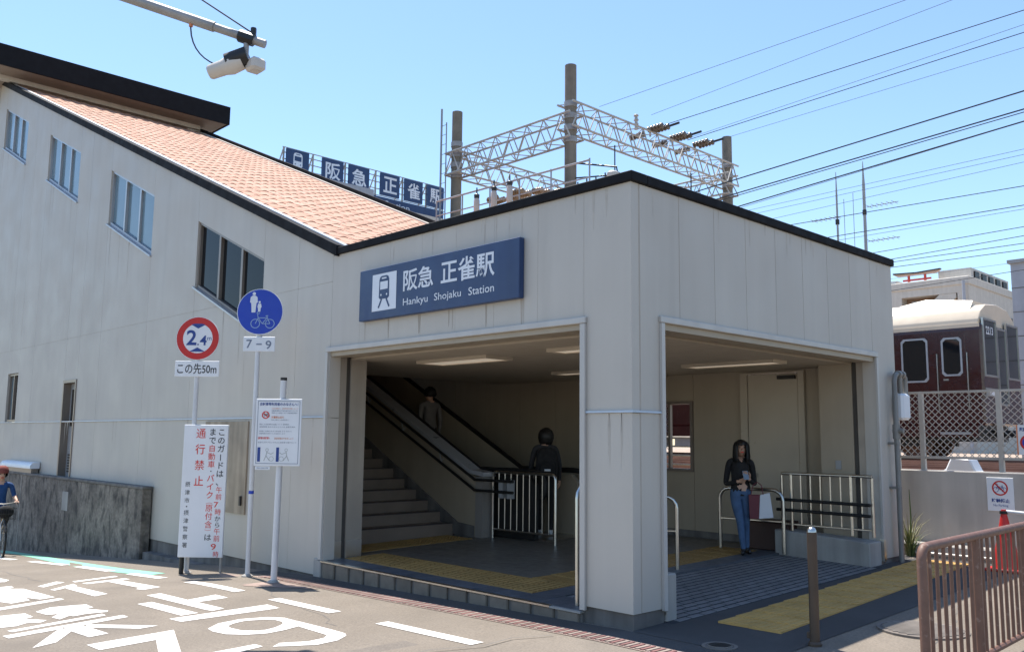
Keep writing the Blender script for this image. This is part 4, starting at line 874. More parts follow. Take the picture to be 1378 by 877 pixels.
def tr_window(x0, x1, z0, z1, parent=tr, name='window', y=-1.4):
    c = .07
    ring_ = MB(); P = lambda d_: [(x0-d_+c, z0-d_), (x1+d_-c, z0-d_), (x1+d_, z0-d_+c), (x1+d_, z1+d_-c), (x1+d_-c, z1+d_), (x0-d_+c, z1+d_), (x0-d_, z1+d_-c), (x0-d_, z0-d_+c)]
    o_, i_ = P(.045), P(0); V = [(x, y-.02, z) for x, z in o_]+[(x, y-.02, z) for x, z in i_]+[(x, y+.03, z) for x, z in o_]+[(x, y+.03, z) for x, z in i_]
    F = []
    for k in range(8): q = (k+1) % 8; F += [(k, q, 8+q, 8+k), (16+k, 24+k, 24+q, 16+q), (k, 16+k, 16+q, q), (8+k, 8+q, 24+q, 24+k)]
    w = part(name, ring_.add(V, F), alu2, parent); part('pane', MB().prism(i_, 'y', y-.006, y+.01), glass, w)
tr_window(-1.90, -1.32, 1.97, 3.0)
dr_ = part('door', B(-1.02, -.38, -hw-.012, -hw+.03, .95, 3.12), maroon, tr, bevel=.008); tr_window(-.90, -.50, 2.10, 2.97, dr_, 'door_window', -1.413)
for x in (-1.05, -.34): part('grab_rail', B(x-.012, x+.012, -hw-.05, -hw-.02, 1.2, 2.62), steel, tr)
part('door_handle', B(-.92, -.80, -hw-.03, -hw-.013, 1.95, 1.99), steel, dr_)
for k in range(5): tr_window(-4.0-1.5*k-.9, -4.0-1.5*k, 1.97, 3.0)
def fr_window(y0, y1, z0, z1):
    w = MB()
    for (a, b, c, d_) in [(y0-.05, y1+.05, z0-.05, z0), (y0-.05, y1+.05, z1, z1+.05), (y0-.05, y0, z0, z1), (y1, y1+.05, z0, z1)]: w.box(-.02, .025, a, b, c, d_)
    w = part('front_window', w, steel, tr); part('pane', B(-.01, .008, y0, y1, z0, z1), glass, w)
    return w
w1 = fr_window(-1.25, -.42, 2.08, 3.42); fr_window(-.30, .30, 1.4, 3.25); fr_window(.42, 1.25, 2.08, 3.42)
part('cab_sill_panel', B(.001, .03, -1.3, -.4, 1.55, 1.75), steel, tr); part('number_plate', B(.031, .036, -1.1, -.6, 1.58, 1.72), boardwhite, tr)
tm_ = text(w1, '2213', -1.1, -.6, 3.08, 3.28, 0, signwhite, .02); tm_.rotation_euler = (0, 0, R(90)); tm_.location = (.014, 0, 0)
part('underframe', B(L_+.3, -.3, -1.15, 1.15, .45, .849), darkmetal, tr); part('side_skirt', B(L_+.2, -.2, -hw+.02, -hw+.08, .55, .849), maroon, tr)
part('coupler', MB().tube([(-.3, 0, .65), (.45, 0, .65)], .09, 10), darkmetal, tr); part('step_plate', B(-1.05, -.35, -hw-.06, -hw+.1, .62, .68), greypaint, tr)
for bx in (-3.0, -15.5):
    bg = part('bogie', MB().box(bx-1.5, bx+1.5, -1.05, -.9, .32, .62).box(bx-1.5, bx+1.5, .9, 1.05, .32, .62).box(bx-.3, bx+.3, -.9, .9, .3, .6), darkmetal, tr)
    for ax in (-1.05, 1.05):
        for y in (-.72, .72): part('wheel', MB().lathe([(.43, -.06), (.43, .06)], (bx+ax, y, .43), 20, 'y'), rust, bg, smooth=True)
for x in (-5.6, -8.2, -10.8): part('equipment_box', B(x-1.0, x+1.0, -1.25, -.5, .2, .62), greypaint, tr, bevel=.02)

# ------------------------------------------------------------------ gantry over the tracks
XM, XL, YN, YF = -9.38, -13.7, 9.5, 16.5
gn = thing('catenary_gantry', 'cream lattice gantry on tall brown poles carrying insulators over the tracks', 'gantry', (XM, YN, .93))
def G_(x, y, z): return (x-XM, y-YN, z-.93)
bands_z = {0: (9.75, 9.5, 9.25, 8.98), 1: (9.7, 9.45, 9.1, 8.85), 2: (9.75, 9.5, 9.2, 8.95)}
for k, (x, y, h_) in enumerate([(XM, YN, 10.78), (XL, YN, 10.72), (XM, YF, 10.68), (XL, YF, 10.5)]):
    p_ = part('pole', MB().tube([G_(x, y, .9), G_(x, y, h_)], [.16, .145], 18), pole_m, gn, smooth=True)
    for z in (9.78, 9.48, 9.18, 8.88): part('steel_band', MB().tube([G_(x, y, z-.085), G_(x, y, z+.055)], .165, 18), galv, p_, smooth=True)
def truss(a, b, w=.62, h=.62, n=12, r=.023, name='truss'):
    a, b = Vector(a), Vector(b); e = (b-a); L = e.length; e.normalize(); s = Vector((-e.y, e.x, 0)).normalized(); u = Vector((0, 0, 1))
    ch = MB(); lc = MB(); cor = [(s*w/2, u*0), (-s*w/2, u*0), (s*w/2, u*h), (-s*w/2, u*h)]
    for p_, q in cor: ch.tube([a+p_+q, b+p_+q], r*1.35, 6)
    for i in range(n):
        p0 = a+e*L*i/n; p1 = a+e*L*(i+.5)/n; p2 = a+e*L*(i+1)/n
        for sd in (s*w/2, -s*w/2): lc.tube([p0+sd, p1+sd+u*h, p2+sd], r*.85, 5)
        for zz in (0, h): lc.tube([p0+s*w/2+u*zz, p1-s*w/2+u*zz, p2+s*w/2+u*zz], r*.6, 5)
    c = part(name, ch, gantry_m, gn); part('lattice', lc, gantry_m, c)
truss(G_(XM, YN-.2, 9.15), G_(XM, YF+.2, 9.15), w=.5); truss(G_(XL, YN-.2, 8.9), G_(XL, YF+.2, 8.9), w=.5); truss(G_(XL-.2, YN, 8.88), G_(XM+.2, YN, 8.88), w=.5, n=8); truss(G_(XL-.2, YF, 8.88), G_(XM+.2, YF, 8.88), w=.5, n=8)
def insulator(c, d, n=5, r=.085, m=insul, pitch=.105):
    c = Vector(c); d = Vector(d).normalized(); pr_ = []; mb = MB()
    for i in range(n): z = i*pitch; pr_ += [(.04, z), (r, z+.015), (r*.92, z+.045), (.045, z+.06)]
    mb.lathe(pr_, n=14); q = Vector((0, 0, 1)).rotation_difference(d).to_matrix(); mb.v = [tuple(c+q@Vector(v)) for v in mb.v]
    return part('insulator', mb, m, gn, smooth=True)
for y, z in ((12.71, 9.93), (13.73, 9.95), (14.82, 10.02)):
    insulator(G_(XM+.15, y, z-.05), (1, 0, .02)); insulator(G_(XM-.2, y, z-.05), (-1, 0, 0)); insulator(G_(XM+.15, y-.28, z-.09), (1, 0, .02))
    part('clamp', MB().tube([G_(XM+.66, y, z-.03), G_(XM+.95, y, z-.02)], .035, 6), darkmetal, gn); part('stub', MB().tube([G_(XM, y, 9.76), G_(XM, y, z-.05)], .03, 6), gantry_m, gn)
for x, y, z in ((XL, 11.4, 8.75), (XL, 12.2, 8.95), (XL, 13.1, 9.1), (XL, 14.6, 8.7)):
    for s in (-1, 1):
        for dy in (0, .3): insulator(G_(x+s*.35, y+dy, z-.05), (s, 0, -.05), 5, .095, mat('tan_insulator', (.30, .20, .12), .3, var=.2), .085)
insulator(G_(XM, 12.1, 9.8), (0, 0, 1), 4, .07, porcelain, .12)
for y in (11.2, 14.6): part('drop_arm', MB().tube([G_(XM, y, 9.15), G_(XM, y, 7.5)], .018, 6), darkmetal, gn); part('drop_arm', MB().tube([G_(XM, y, 7.6), G_(XM+.9, y, 7.75)], .015, 6), darkmetal, gn)
part('cantilever', MB().tube([G_(XM, YN, 8.3), G_(XM+1.2, YN+.3, 8.0), G_(XM+1.3, YN+.3, 7.5)], .022, 8), darkmetal, gn); part('cantilever', MB().tube([G_(XM, YN, 7.9), G_(XM+1.25, YN+.3, 7.8)], .018, 8), darkmetal, gn)
for i in range(5): part('bushing', MB().tube([G_(XM+.6+.28*i, YN-.4, 7.3), G_(XM+.6+.28*i, YN-.4, 7.6+.05*(i % 2))], .018, 8), darkmetal, gn)
t = thing('ladder_mast', 'thin grey antenna mast beside the left gantry pole', 'mast', (-14.15, 9.3, .93))
part('mast_pipe', MB().tube([(0, 0, 0), (0, 0, 9.95)], .03, 8), greypaint, t); part('mast_pipe', MB().tube([(.22, 0, 0), (.22, 0, 9.5)], .018, 8), greypaint, t)
mb = MB()
for i in range(24): mb.tube([(0, 0, 3+i*.28), (.22, 0, 3+i*.28)], .008, 5)
part('rungs', mb, greypaint, t)
# wires, all parallel to the tracks
def wire(y, z0, x0, z1, x1, r, m, label, grp):
    k = (z1-z0)/(x1-x0); xa, xb = (XM+.5 if z0 > 6.6 else -45), 14
    pts = [(x_, y, z0+k*(x_-x0)) for x_ in (xa, (xa+xb)/2, xb)]
    c = Vector(pts[1]); mb = MB().tube([Vector(p)-c for p in pts], r, 5)
    o = part('overhead_wire', mb, m, loc=c); tag(o, label, 'wire', grp)
F1 = ('thick dark overhead cable strung along the tracks past the gantry', 'thick overhead cables'); F2 = ('thin pale overhead wire high above the tracks', 'thin overhead wires')
WIRES = [(10, 9.73, -8.1, 9.76, -4.02, 0), (12.1, 10.08, -8.81, 10.37, -3.77, 0), (12.71, 9.97, -8.81, 10.08, -2.26, 1), (13.6, 9.78, -8.82, 10.15, -1.57, 0), (13.73, 9.79, -8.91, 10.07, -1.2, 1), (14.82, 9.98, -8.93, 10.22, -0.79, 0), (11.0, 7.36, -6.83, 7.85, 0.2, 2), (11.3, 7.19, -6.2, 7.62, 0.09, 2), (11.32, 7.14, -6.21, 7.57, 0.09, 1), (11.5, 6.96, -5.92, 7.46, 0.03, 2), (11.52, 6.92, -5.93, 7.46, 0.02, 0), (14.9, 7.83, -7.54, 7.97, -0.94, 0), (14.9, 7.7, -7.38, 7.85, -0.94, 0), (15, 7.54, -5.8, 7.71, -0.98, 0), (14.7, 7.16, -6.44, 7.1, -0.93, 1), (14.7, 6.67, -5.48, 6.68, -0.95, 1), (14.72, 6.56, -5.1, 6.6, -0.96, 0), (18.4, 6.91, -5.95, 7.03, -2.01, 1), (18.4, 6.66, -5.43, 6.8, -2.02, 1), (18.42, 6.58, -5.44, 6.61, -2.04, 1), (18.4, 6.43, -5.44, 6.44, -2.04, 1), (22, 6.39, -6.91, 6.57, -3.08, 1), (22, 6.77, -6.89, 6.81, -3.07, 0)]
for (y, z0, x0, z1, x1, kd) in WIRES:
    wire(y, z0, x0, z1, x1, (.0055, .0095, .0145)[kd], wire_m if kd else wire_t, *({12.71: ('dark cable tied to the insulator closest to the tallest gantry pole', None), 13.73: ('dark cable tied to the middle of three insulators on the gantry beam', None), 14.82: ('thin cable tied to the insulator closest to the short gantry pole', None)}.get(y) or (F1 if kd else F2)))

# ------------------------------------------------------------------ things on the flat roof
t = thing('roof_railing', 'thin grey railing on the flat roof behind the black coping', 'railing', (-8.9, 4.95, 5.3))
part('top_rail', MB().tube([(0, 0, 1.04), (4.1, 0, 1.0)], .02, 6), greypaint, t); part('mid_rail', MB().tube([(0, 0, .74), (4.1, 0, .70)], .014, 6), greypaint, t)
for x in (0, .8, 1.6, 2.4, 3.2, 4.1): part('post', MB().tube([(x, 0, -.9-.36*x if x < 3.9 else -1.5), (x, 0, 1.03)], .017, 6), greypaint, t)
for i, (x, z) in enumerate([(-7.45, 6.14), (-6.97, 6.19), (-6.55, 6.21)]):
    t = thing('roof_bushing', 'small white porcelain bushing with dark tip on the station roof', 'insulator', (x, 4.75, 4.6), 0, 'white bushings on the station roof')
    part('stand', MB().tube([(0, 0, -.6), (0, 0, 1.15)], .03, 8), greypaint, t); part('porcelain', MB().lathe([(.045, 1.15), (.058, 1.18), (.058, z-4.6-.09), (.045, z-4.6-.05)], n=12), porcelain, t, smooth=True); part('tip', MB().lathe([(.05, z-4.65), (.055, z-4.58), (.015, z-4.55), (.012, z-4.44)], n=10), darkmetal, t)
t = thing('vent_cap', 'small tan vent cap on the flat roof near the coping corner', 'vent', (-4.25, 4.9, 3.8))
part('pipe', MB().tube([(0, 0, 0), (0, 0, 2.02)], .05, 10), gantry_m, t); part('cap', MB().lathe([(.09, 2.0), (.1, 2.03), (.1, 2.14), (.07, 2.17)], n=14), gantry_m, t, smooth=True)

# ------------------------------------------------------------------ street lamp on a long arm
t = thing('street_lamp', 'white street lamp head on a long grey arm with stay wire', 'street lamp', (-5.88, -4.98, g(-5.88, -4.98)))
o_ = Vector((-5.88, -4.98, g(-5.88, -4.98)))
def W_(x, y, z): return Vector((x, y, z))-o_
A0 = W_(-3.18, -1.95, 5.57); A1 = W_(-5.84, -4.93, 6.87); ad = (A1-A0).normalized()
part('pole', MB().tube([(0, 0, -.1), (0, 0, 8.6)], [.13, .10], 16), pole_m, t, smooth=True)
part('arm', MB().tube([A0, A0+ad*.62], .043, 12), galv, t, smooth=True); part('arm', MB().tube([A0+ad*.55, A1], .053, 12), galv, t, smooth=True)
part('stay_wire', MB().tube([A0+ad*.13+Vector((0, 0, .07)), Vector((0, 0, 8.4))], .008, 6), wire_m, t)
c0 = A0+ad*.20
part('clamp', MB().tube([c0-ad*.08, c0+ad*.08], .065, 8), darkmetal, t); part('clamp', MB().tube([c0-Vector((0, 0, .02)), c0-Vector((0, 0, .22))], .028, 8), galv, t); part('clamp_bolt', MB().tube([c0-ad*.07+Vector((0, 0, .02)), c0-ad*.07+Vector((0, 0, .13))], .03, 6), darkmetal, t)
hd = W_(-3.60, -2.34, 5.27); h1 = W_(-3.36, -2.10, 5.40); hv = (h1-hd).normalized()
L = part('lamp_head', MB().tube([hd, hd+hv*.02, hd+hv*.16, hd+hv*.24, h1], [.06, .075, .08, .10, .085], 16), lampwhite, t, smooth=True)
part('hood', MB().tube([hd+hv*.20+Vector((0, 0, .035)), h1+hv*.06+Vector((0, 0, .035))], [.10, .10], 12), darkmetal, L, smooth=True)
bx = W_(-3.27, -2.0, 5.36); part('ballast_box', MB().box(bx.x-.09, bx.x+.09, bx.y-.08, bx.y+.08, bx.z-.07, bx.z+.06), lampwhite, t, bevel=.025)
cb = A0+ad*.80; c1, c2, c3 = cb+Vector((-.02, -.02, -.38)), bx+Vector((-.32, -.30, -.06)), bx+Vector((-.10, -.06, -.02))
part('cable', MB().tube([cb*(1-q)**3+c1*3*q*(1-q)**2+c2*3*q*q*(1-q)+c3*q**3 for q in [i/12 for i in range(13)]], .008, 6), wire_m, t, smooth=True); part('cable_gland', MB().tube([cb-Vector((0, 0, .04)), cb-Vector((0, 0, .08))], .02, 8), orangetxt, t)

# ------------------------------------------------------------------ far buildings and masts
def windows(parent, rects, y, m=glass, depth=.25, facing='y'):
    for (a, b, c, d_) in rects:
        if facing == 'y': w = part('window', MB().box(a, b, y-.05, y+.02, c, c+.08).box(a, b, y-.05, y+.02, d_-.08, d_).box(a, a+.08, y-.05, y+.02, c+.08, d_-.08).box(b-.08, b, y-.05, y+.02, c+.08, d_-.08).box((a+b)/2-.04, (a+b)/2+.04, y-.05, y+.02, c+.08, d_-.08), alu2, parent); part('pane', B(a+.08, b-.08, y-.02, y+.01, c+.08, d_-.08), m, w)
        else: w = part('window', MB().box(y-.02, y+.05, a, b, c, c+.08).box(y-.02, y+.05, a, b, d_-.08, d_).box(y-.02, y+.05, a, a+.08, c+.08, d_-.08).box(y-.02, y+.05, b-.08, b, c+.08, d_-.08), alu2, parent); part('pane', B(y-.01, y+.02, a+.08, b-.08, c+.08, d_-.08), m, w)
t = thing('cream_building', 'cream flat roofed building with slanting stair wall beyond the train', 'building', (-22, 55, .9))
fy = 0
part('wall', B(-10, 1.95, 0, 16, 0, 11.0), creambld, t); part('wall', B(5.6, 6.3, 0, 16, 0, 11.0), creambld, t); part('wall', B(1.951, 5.599, 0, 16, 10.5, 11.0), creambld, t); part('wall', B(1.951, 5.599, 0, 16, 0, 7.6), creambld, t)
part('recess_wall', B(1.951, 5.599, .9, 16, 7.601, 10.499), mat('brown_recess', (.30, .20, .14), .8, var=.1), t)
part('slanting_wall', MB().prism([(2.3, 7.61), (3.1, 9.3), (4.45, 10.49), (5.5, 10.49), (5.5, 10.2), (4.2, 9.0), (3.9, 7.61)], 'y', .02, .25), creambld, t)
part('roof_parapet', B(-10.05, 6.38, -.08, 16, 11.0, 11.55), creambld, t, bevel=.04)
windows(t, [(2.3, 4.6, 8.2, 10.3)], .85); part('drain_pipe', MB().tube([(6.1, -.3, 0), (6.1, -.3, 11.2)], .1, 8), greybld, t)
windows(t, [(2.5, 4.8, 8.0, 9.6), (6.5, 8.4, 8.0, 9.6)], 6.31, facing='x'); part('roof_hut', B(3.9, 6.0, 1.5, 9, 11.56, 12.35), creambld, t)
for k in range(5): part('hut_vent', B(6.01, 6.1, 2.0+k*1.4, 2.8+k*1.4, 11.7, 12.15), darkmetal, t)
part('roof_hut', B(-.9, .9, 2.0, 3.5, 11.56, 12.1), creambld, t); windows(t, [(-.8, .8, 11.6, 12.0)], 1.98)
t = thing('torii_gate', 'tiny red shrine gate on the roof of the cream building', 'gate', (-19.5, 55.9, 12.46))
tred = mat('torii_red', (.5, .06, .04), .6, var=.1)
for x in (-.35, .75): part('pillar', MB().tube([(x, 0, 0), (x, 0, .62)], .09, 10), tred, t)
part('tie_beam', B(-.75, 1.15, -.06, .06, .22, .34), tred, t); part('lintel', MB().prism([(-1.1, .60), (1.5, .60), (1.8, .78), (.2, .70), (-1.4, .78)], 'y', -.1, .1), mat('torii_top', (.45, .30, .22), .6, var=.1), t); part('lintel_cap', MB().prism([(-1.4, .781), (.2, .703), (1.8, .781), (1.8, .87), (.2, .79), (-1.4, .87)], 'y', -.13, .13), darkmetal, t)
t = thing('pink_house', 'pinkish gabled house behind the cream building', 'house', (-14.5, 76, .9))
part('wall', MB().prism([(-2.5, 0), (5, 0), (5, 12.2), (-2.5, 15.2)], 'y', 0, 10), pinkbld, t); windows(t, [(.5, 1.8, 9.5, 11)], -.03)
part('roof', MB().prism([(-2.7, 15.3), (5.2, 12.14), (5.2, 12.4), (-2.7, 15.6)], 'y', -.3, 10.3), brownsoff, t); part('roof_mast', MB().tube([(-.5, 3, 14), (-.5, 3, 18.2)], .04, 6), greypaint, t)
t = thing('grey_building', 'plain grey clad building beyond the tracks right of the train', 'building', (-5.2, 28, .9))
part('wall', B(0, 14, 0, 10, 0, 7.0), greybld, t)
for i in range(7): part('cladding_seam', B(-.004, 14, -.006, -.001, 1+i*.85, 1.03+i*.85), conc_dark, t)
windows(t, [(.55, 1.6, 4.6, 6.2), (2.2, 3.2, 4.6, 6.2), (.55, 1.6, 1.6, 3.0)], -.03); part('roof_edge', B(-.08, 14.1, -.1, 10, 7.0, 7.12), greypaint, t)
for k, (x, h_) in enumerate([(-11.5, 11.65), (-10.36, 11.85)]):
    t = thing('antenna_mast', ['slimmer guyed antenna mast with two yagi aerials beyond the tracks', 'taller thick antenna mast with yagi aerials beyond the tracks'][k], 'antenna', (x, 28, .93))
    part('mast_pole', MB().tube([(0, 0, 0), (0, 0, h_-1.0), (0, 0, h_)], [.05+.025*k, .04+.02*k, .012], 8), greypaint, t)
    for zz in (h_-1.9, h_-3.3):
        a = part('aerial', MB().tube([(-1.1+1.2*k, 0, zz), (.15+1.2*k, 0, zz)], .015, 5), greypaint, t); e_ = MB()
        for i in range(6): e_.tube([(-1.0+1.2*k+i*.2, -.3, zz), (-1.0+1.2*k+i*.2, .3, zz)], .01, 4)
        part('aerial_rods', e_, greypaint, a)
    part('ladder', MB().tube([(.3-.75*k, 0, 0), (.3-.75*k, 0, h_-1.2)], .012, 5), greypaint, t); part('collar', MB().tube([(0, 0, h_-2.2), (0, 0, h_-2.0)], .08, 8), darkmetal, t)

# ------------------------------------------------------------------ people
def skinned(verts, edges, tags, root='pelvis'):
    """one continuous body mesh from joints with radii; tags: material index by nearest joint edge"""
    names = list(verts); idx = {n_: i for i, n_ in enumerate(names)}
    me = bpy.data.meshes.new('body'); me.from_pydata([verts[n_][0] for n_ in names], [(idx[a], idx[b]) for a, b in edges], [])
    o = bpy.data.objects.new('body_tmp', me); COL.objects.link(o)
    o.modifiers.new('Skin', 'SKIN').use_smooth_shade = True; sv = me.skin_vertices[0].data
    for n_ in names:
        rr = verts[n_][1]; sv[idx[n_]].radius = rr if isinstance(rr, tuple) else (rr, rr); sv[idx[n_]].use_root = False
    seen = set(); adj = {n_: [] for n_ in names}
    for a, b in edges: adj[a].append(b); adj[b].append(a)
    for n_ in [root]+names:
        if n_ in seen: continue
        sv[idx[n_]].use_root = True; stack = [n_]
        while stack:
            q = stack.pop()
            if q in seen: continue
            seen.add(q); stack += adj[q]
    ss = o.modifiers.new('Sub', 'SUBSURF'); ss.levels = 2; ss.render_levels = 2
    dg = bpy.context.evaluated_depsgraph_get(); dg.update()
    out = bpy.data.meshes.new_from_object(o.evaluated_get(dg)); bpy.data.objects.remove(o)
    segs = [(Vector(verts[a][0]), Vector(verts[b][0]), tags.get((a, b), tags.get('*', 0))) for a, b in edges]
    for p in out.polygons:
        c = p.center; best = 1e9
        for a, b, k in segs:
            d_ = b-a; t_ = max(0, min(1, (c-a).dot(d_)/max(1e-9, d_.length_squared))); dd_ = (c-(a+d_*t_)).length
            if dd_ < best: best = dd_; mi = k
        p.material_index = mi; p.use_smooth = True
    return out
def hand(V, E, TG, side, wrist, direction, curl, k=1., mi=0):
    d_ = Vector(direction).normalized(); w = Vector(wrist); c = Vector(curl).normalized(); s = d_.cross(c).normalized()
    for i in range(4):
        off = s*(-.027+.018*i)*k; ln = (.065, .075, .07, .055)[i]*k; b0 = w+d_*.075*k+off
        ns = [f'{side}f{i}{q}' for q in range(4)]
        P = [b0-d_*.03*k, b0, b0+d_*ln*.5+c*ln*.18, b0+d_*ln*.85+c*ln*.55]
        for n_, p, r_ in zip(ns, P, (.009, .0088, .008, .0065)): V[n_] = (tuple(p), r_*k)
        for a, b in zip(ns[:-1], ns[1:]): E.append((a, b)); TG[(a, b)] = mi
    ns = [f'{side}th{q}' for q in range(3)]; b0 = w+d_*.03*k-s*.02*k
    for n_, p, r_ in zip(ns, [b0, b0-s*.028*k+d_*.03*k+c*.01*k, b0-s*.03*k+d_*.062*k+c*.03*k], (.011, .0095, .0075)): V[n_] = (tuple(p), r_*k)
    for a, b in zip(ns[:-1], ns[1:]): E.append((a, b)); TG[(a, b)] = mi
def body(h, arms, legs, lean=(0, 0), slim=1., fem=True, head_off=(0, 0), tm=(0, 1, 2, 3), sleeve='long', neckdrop=0):
    """joints at height h; arms/legs dict of positions in metres; tm = material slots skin, top, trousers, shoes"""
    lx, ly = lean; sw = .098*h if fem else .112*h
    P = lambda x, y, z: (x*h+lx*max(0, z-.53), y*h+ly*max(0, z-.53), z*h)
    hx, hy = head_off
    V = {'pelvis': (P(0, 0, .53), (.085*h*slim, .068*h*slim)), 'waist': (P(0, 0, .62), (.072*h*slim, .056*h*slim)), 'chest': (P(0, 0, .73), (.085*h*slim, .062*h*slim)), 'collar': (P(0, .004, .805), (.062*h, .045*h)), 'neck': (P(0+hx*.2, .0+hy*.2, .85), .031*h),
         'jaw': (P(hx*.7, -.012+hy*.7, .885), .043*h), 'head': (P(hx, -.004+hy, .93), (.053*h, .060*h)), 'crown': (P(hx, .004+hy, .972), (.040*h, .044*h)), 'nose': (P(hx*.9, -.064+hy*.9, .913), .009*h)}
    E = [('pelvis', 'waist'), ('waist', 'chest'), ('chest', 'collar'), ('collar', 'neck'), ('neck', 'jaw'), ('jaw', 'head'), ('head', 'crown'), ('head', 'nose')]
    TG = {('pelvis', 'waist'): tm[1], ('waist', 'chest'): tm[1], ('chest', 'collar'): tm[1], ('collar', 'neck'): tm[0], ('neck', 'jaw'): tm[0], ('jaw', 'head'): tm[0], ('head', 'crown'): tm[0], ('head', 'nose'): tm[0]}
    for s, k in (('L', 1), ('R', -1)):
        sh = P(k*sw/h*1.0, 0, .80); V[s+'sh'] = (sh, .034*h)
        el, wr, hd_, cu_ = arms[s]
        V[s+'el'] = (el, .025*h); V[s+'wr'] = (wr, .0165*h); pd = (Vector(hd_)).normalized(); V[s+'pm'] = (tuple(Vector(wr)+pd*.055), (.022, .013))
        E += [('collar', s+'sh'), (s+'sh', s+'el'), (s+'el', s+'wr'), (s+'wr', s+'pm')]
        TG[('collar', s+'sh')] = tm[1]; TG[(s+'sh', s+'el')] = tm[1]; TG[(s+'el', s+'wr')] = tm[1] if sleeve == 'long' else tm[0]; TG[(s+'wr', s+'pm')] = tm[0]
        hand(V, E, TG, s, wr, hd_, cu_, .95, tm[0])
        kn, an, toe = legs[s]
        V[s+'hip'] = (P(k*.048, 0, .50), .060*h*slim); V[s+'kn'] = (kn, .036*h); V[s+'an'] = (an, .023*h); V[s+'heel'] = (tuple(Vector(an)-Vector((0, 0, .035*h))), .024*h); V[s+'toe'] = (toe, (.024*h, .017*h))
        cf = tuple((Vector(kn)*.66+Vector(an)*.34)+Vector((0, .012*h, 0))); V[s+'cf'] = (cf, .033*h)
        E += [('pelvis', s+'hip'), (s+'hip', s+'kn'), (s+'kn', s+'cf'), (s+'cf', s+'an'), (s+'an', s+'heel'), (s+'heel', s+'toe')]
        for e in ((s+'hip', s+'kn'), (s+'kn', s+'cf'), (s+'cf', s+'an')): TG[e] = tm[2]
        TG[('pelvis', s+'hip')] = tm[2]; TG[(s+'an', s+'heel')] = tm[3]; TG[(s+'heel', s+'toe')] = tm[3]
    return skinned(V, E, TG), V
def hair(parent, c, h, length, m=hair_m, front=55, vol=1.):
    """hair cap around head centre c, open at the face; length below the head centre"""
    rx, ry = .061*h*vol, .068*h*vol; mb = MB(); n_ = 28; rowsz = []
    top = c[2]+.064*h
    zs = [top, top-.006*h, top-.022*h, top-.045*h, c[2], c[2]-length*.35, c[2]-length*.7, c[2]-length]
    rr = [.05, .45, .80, .98, 1.04, 1.06, 1.10 if length > .15 else .95, .98 if length > .15 else .75]
    for z, q in zip(zs, rr):
        for j in range(n_):
            a = 2*math.pi*j/n_; wob = 1+.05*math.sin(5*a+z*40)
            mb.v.append((c[0]+rx*q*math.sin(a)*wob, c[1]+.006+ry*q*math.cos(a)*wob, z+.006*math.sin(7*a)))
    for i in range(len(zs)-1):
        for j in range(n_):
            a = 360*(j+.5)/n_; fa = abs(a-180)          # a=180 -> facing -Y
            if i >= 3 and fa < front: continue
            mb.f.append((i*n_+j, i*n_+(j+1) % n_, (i+1)*n_+(j+1) % n_, (i+1)*n_+j))
    mb.f.append(tuple(range(n_)))
    rs_ = random.Random(int(h*1000)); sm = MB()
    for q in range(150):
        a = rs_.uniform(-180+front*.8, 180-front*.8)*math.pi/180; Ln = rs_.uniform(.8, 1.15); pts = []
        for i in range(1, len(zs)):
            kz = zs[i] if i < 4 else c[2]-(c[2]-zs[i])*Ln
            wv = 1.035+rs_.uniform(-.02, .035); pts.append(Vector((c[0]+rx*rr[i]*wv*math.sin(a+.05*math.sin(i*1.7+q)), c[1]+.006+ry*rr[i]*wv*math.cos(a+.05*math.sin(i*1.7+q)), kz)))
        sd_ = Vector((math.cos(a), -math.sin(a), 0))*.0045; Vv = []
        for i, p_ in enumerate(pts): w2 = sd_*(1 if i < len(pts)-1 else .15); Vv += [p_-w2, p_+w2]
        sm.add(Vv, [(2*i, 2*i+1, 2*i+3, 2*i+2) for i in range(len(pts)-1)])
    part('hair_strands', sm, m, parent, flat2d=True, kind='stuff')
    me = mesh('hair', mb, m, flat2d=True); bm = bmesh.new(); bm.from_mesh(me); bmesh.ops.recalc_face_normals(bm, faces=bm.faces); bmesh.ops.solidify(bm, geom=list(bm.faces), thickness=.012); bm.to_mesh(me); bm.free()
    for p in me.polygons: p.use_smooth = True
    return obj('hair', me, parent)
def person(label, loc, rz, me, mats):
    t = thing('person', label, 'person', loc, rz); b = obj('body', me, t)
    for m in mats: me.materials.append(m)
    return t
def eyes(t, V, h):
    c = Vector(V['head'][0]); mb = MB()
    for s in (-1, 1): mb.ball((c.x+s*.021*h, c.y-.056*h, c.z-.002*h), .0085*h, .005*h, .0045*h, 10, 6)
    part('eye', mb, hair_m, t); m2 = MB(); m2.ball((c.x, c.y-.058*h, c.z-.043*h), .016*h, .004*h, .005*h, 10, 6); part('mouth', m2, redtxt, t)

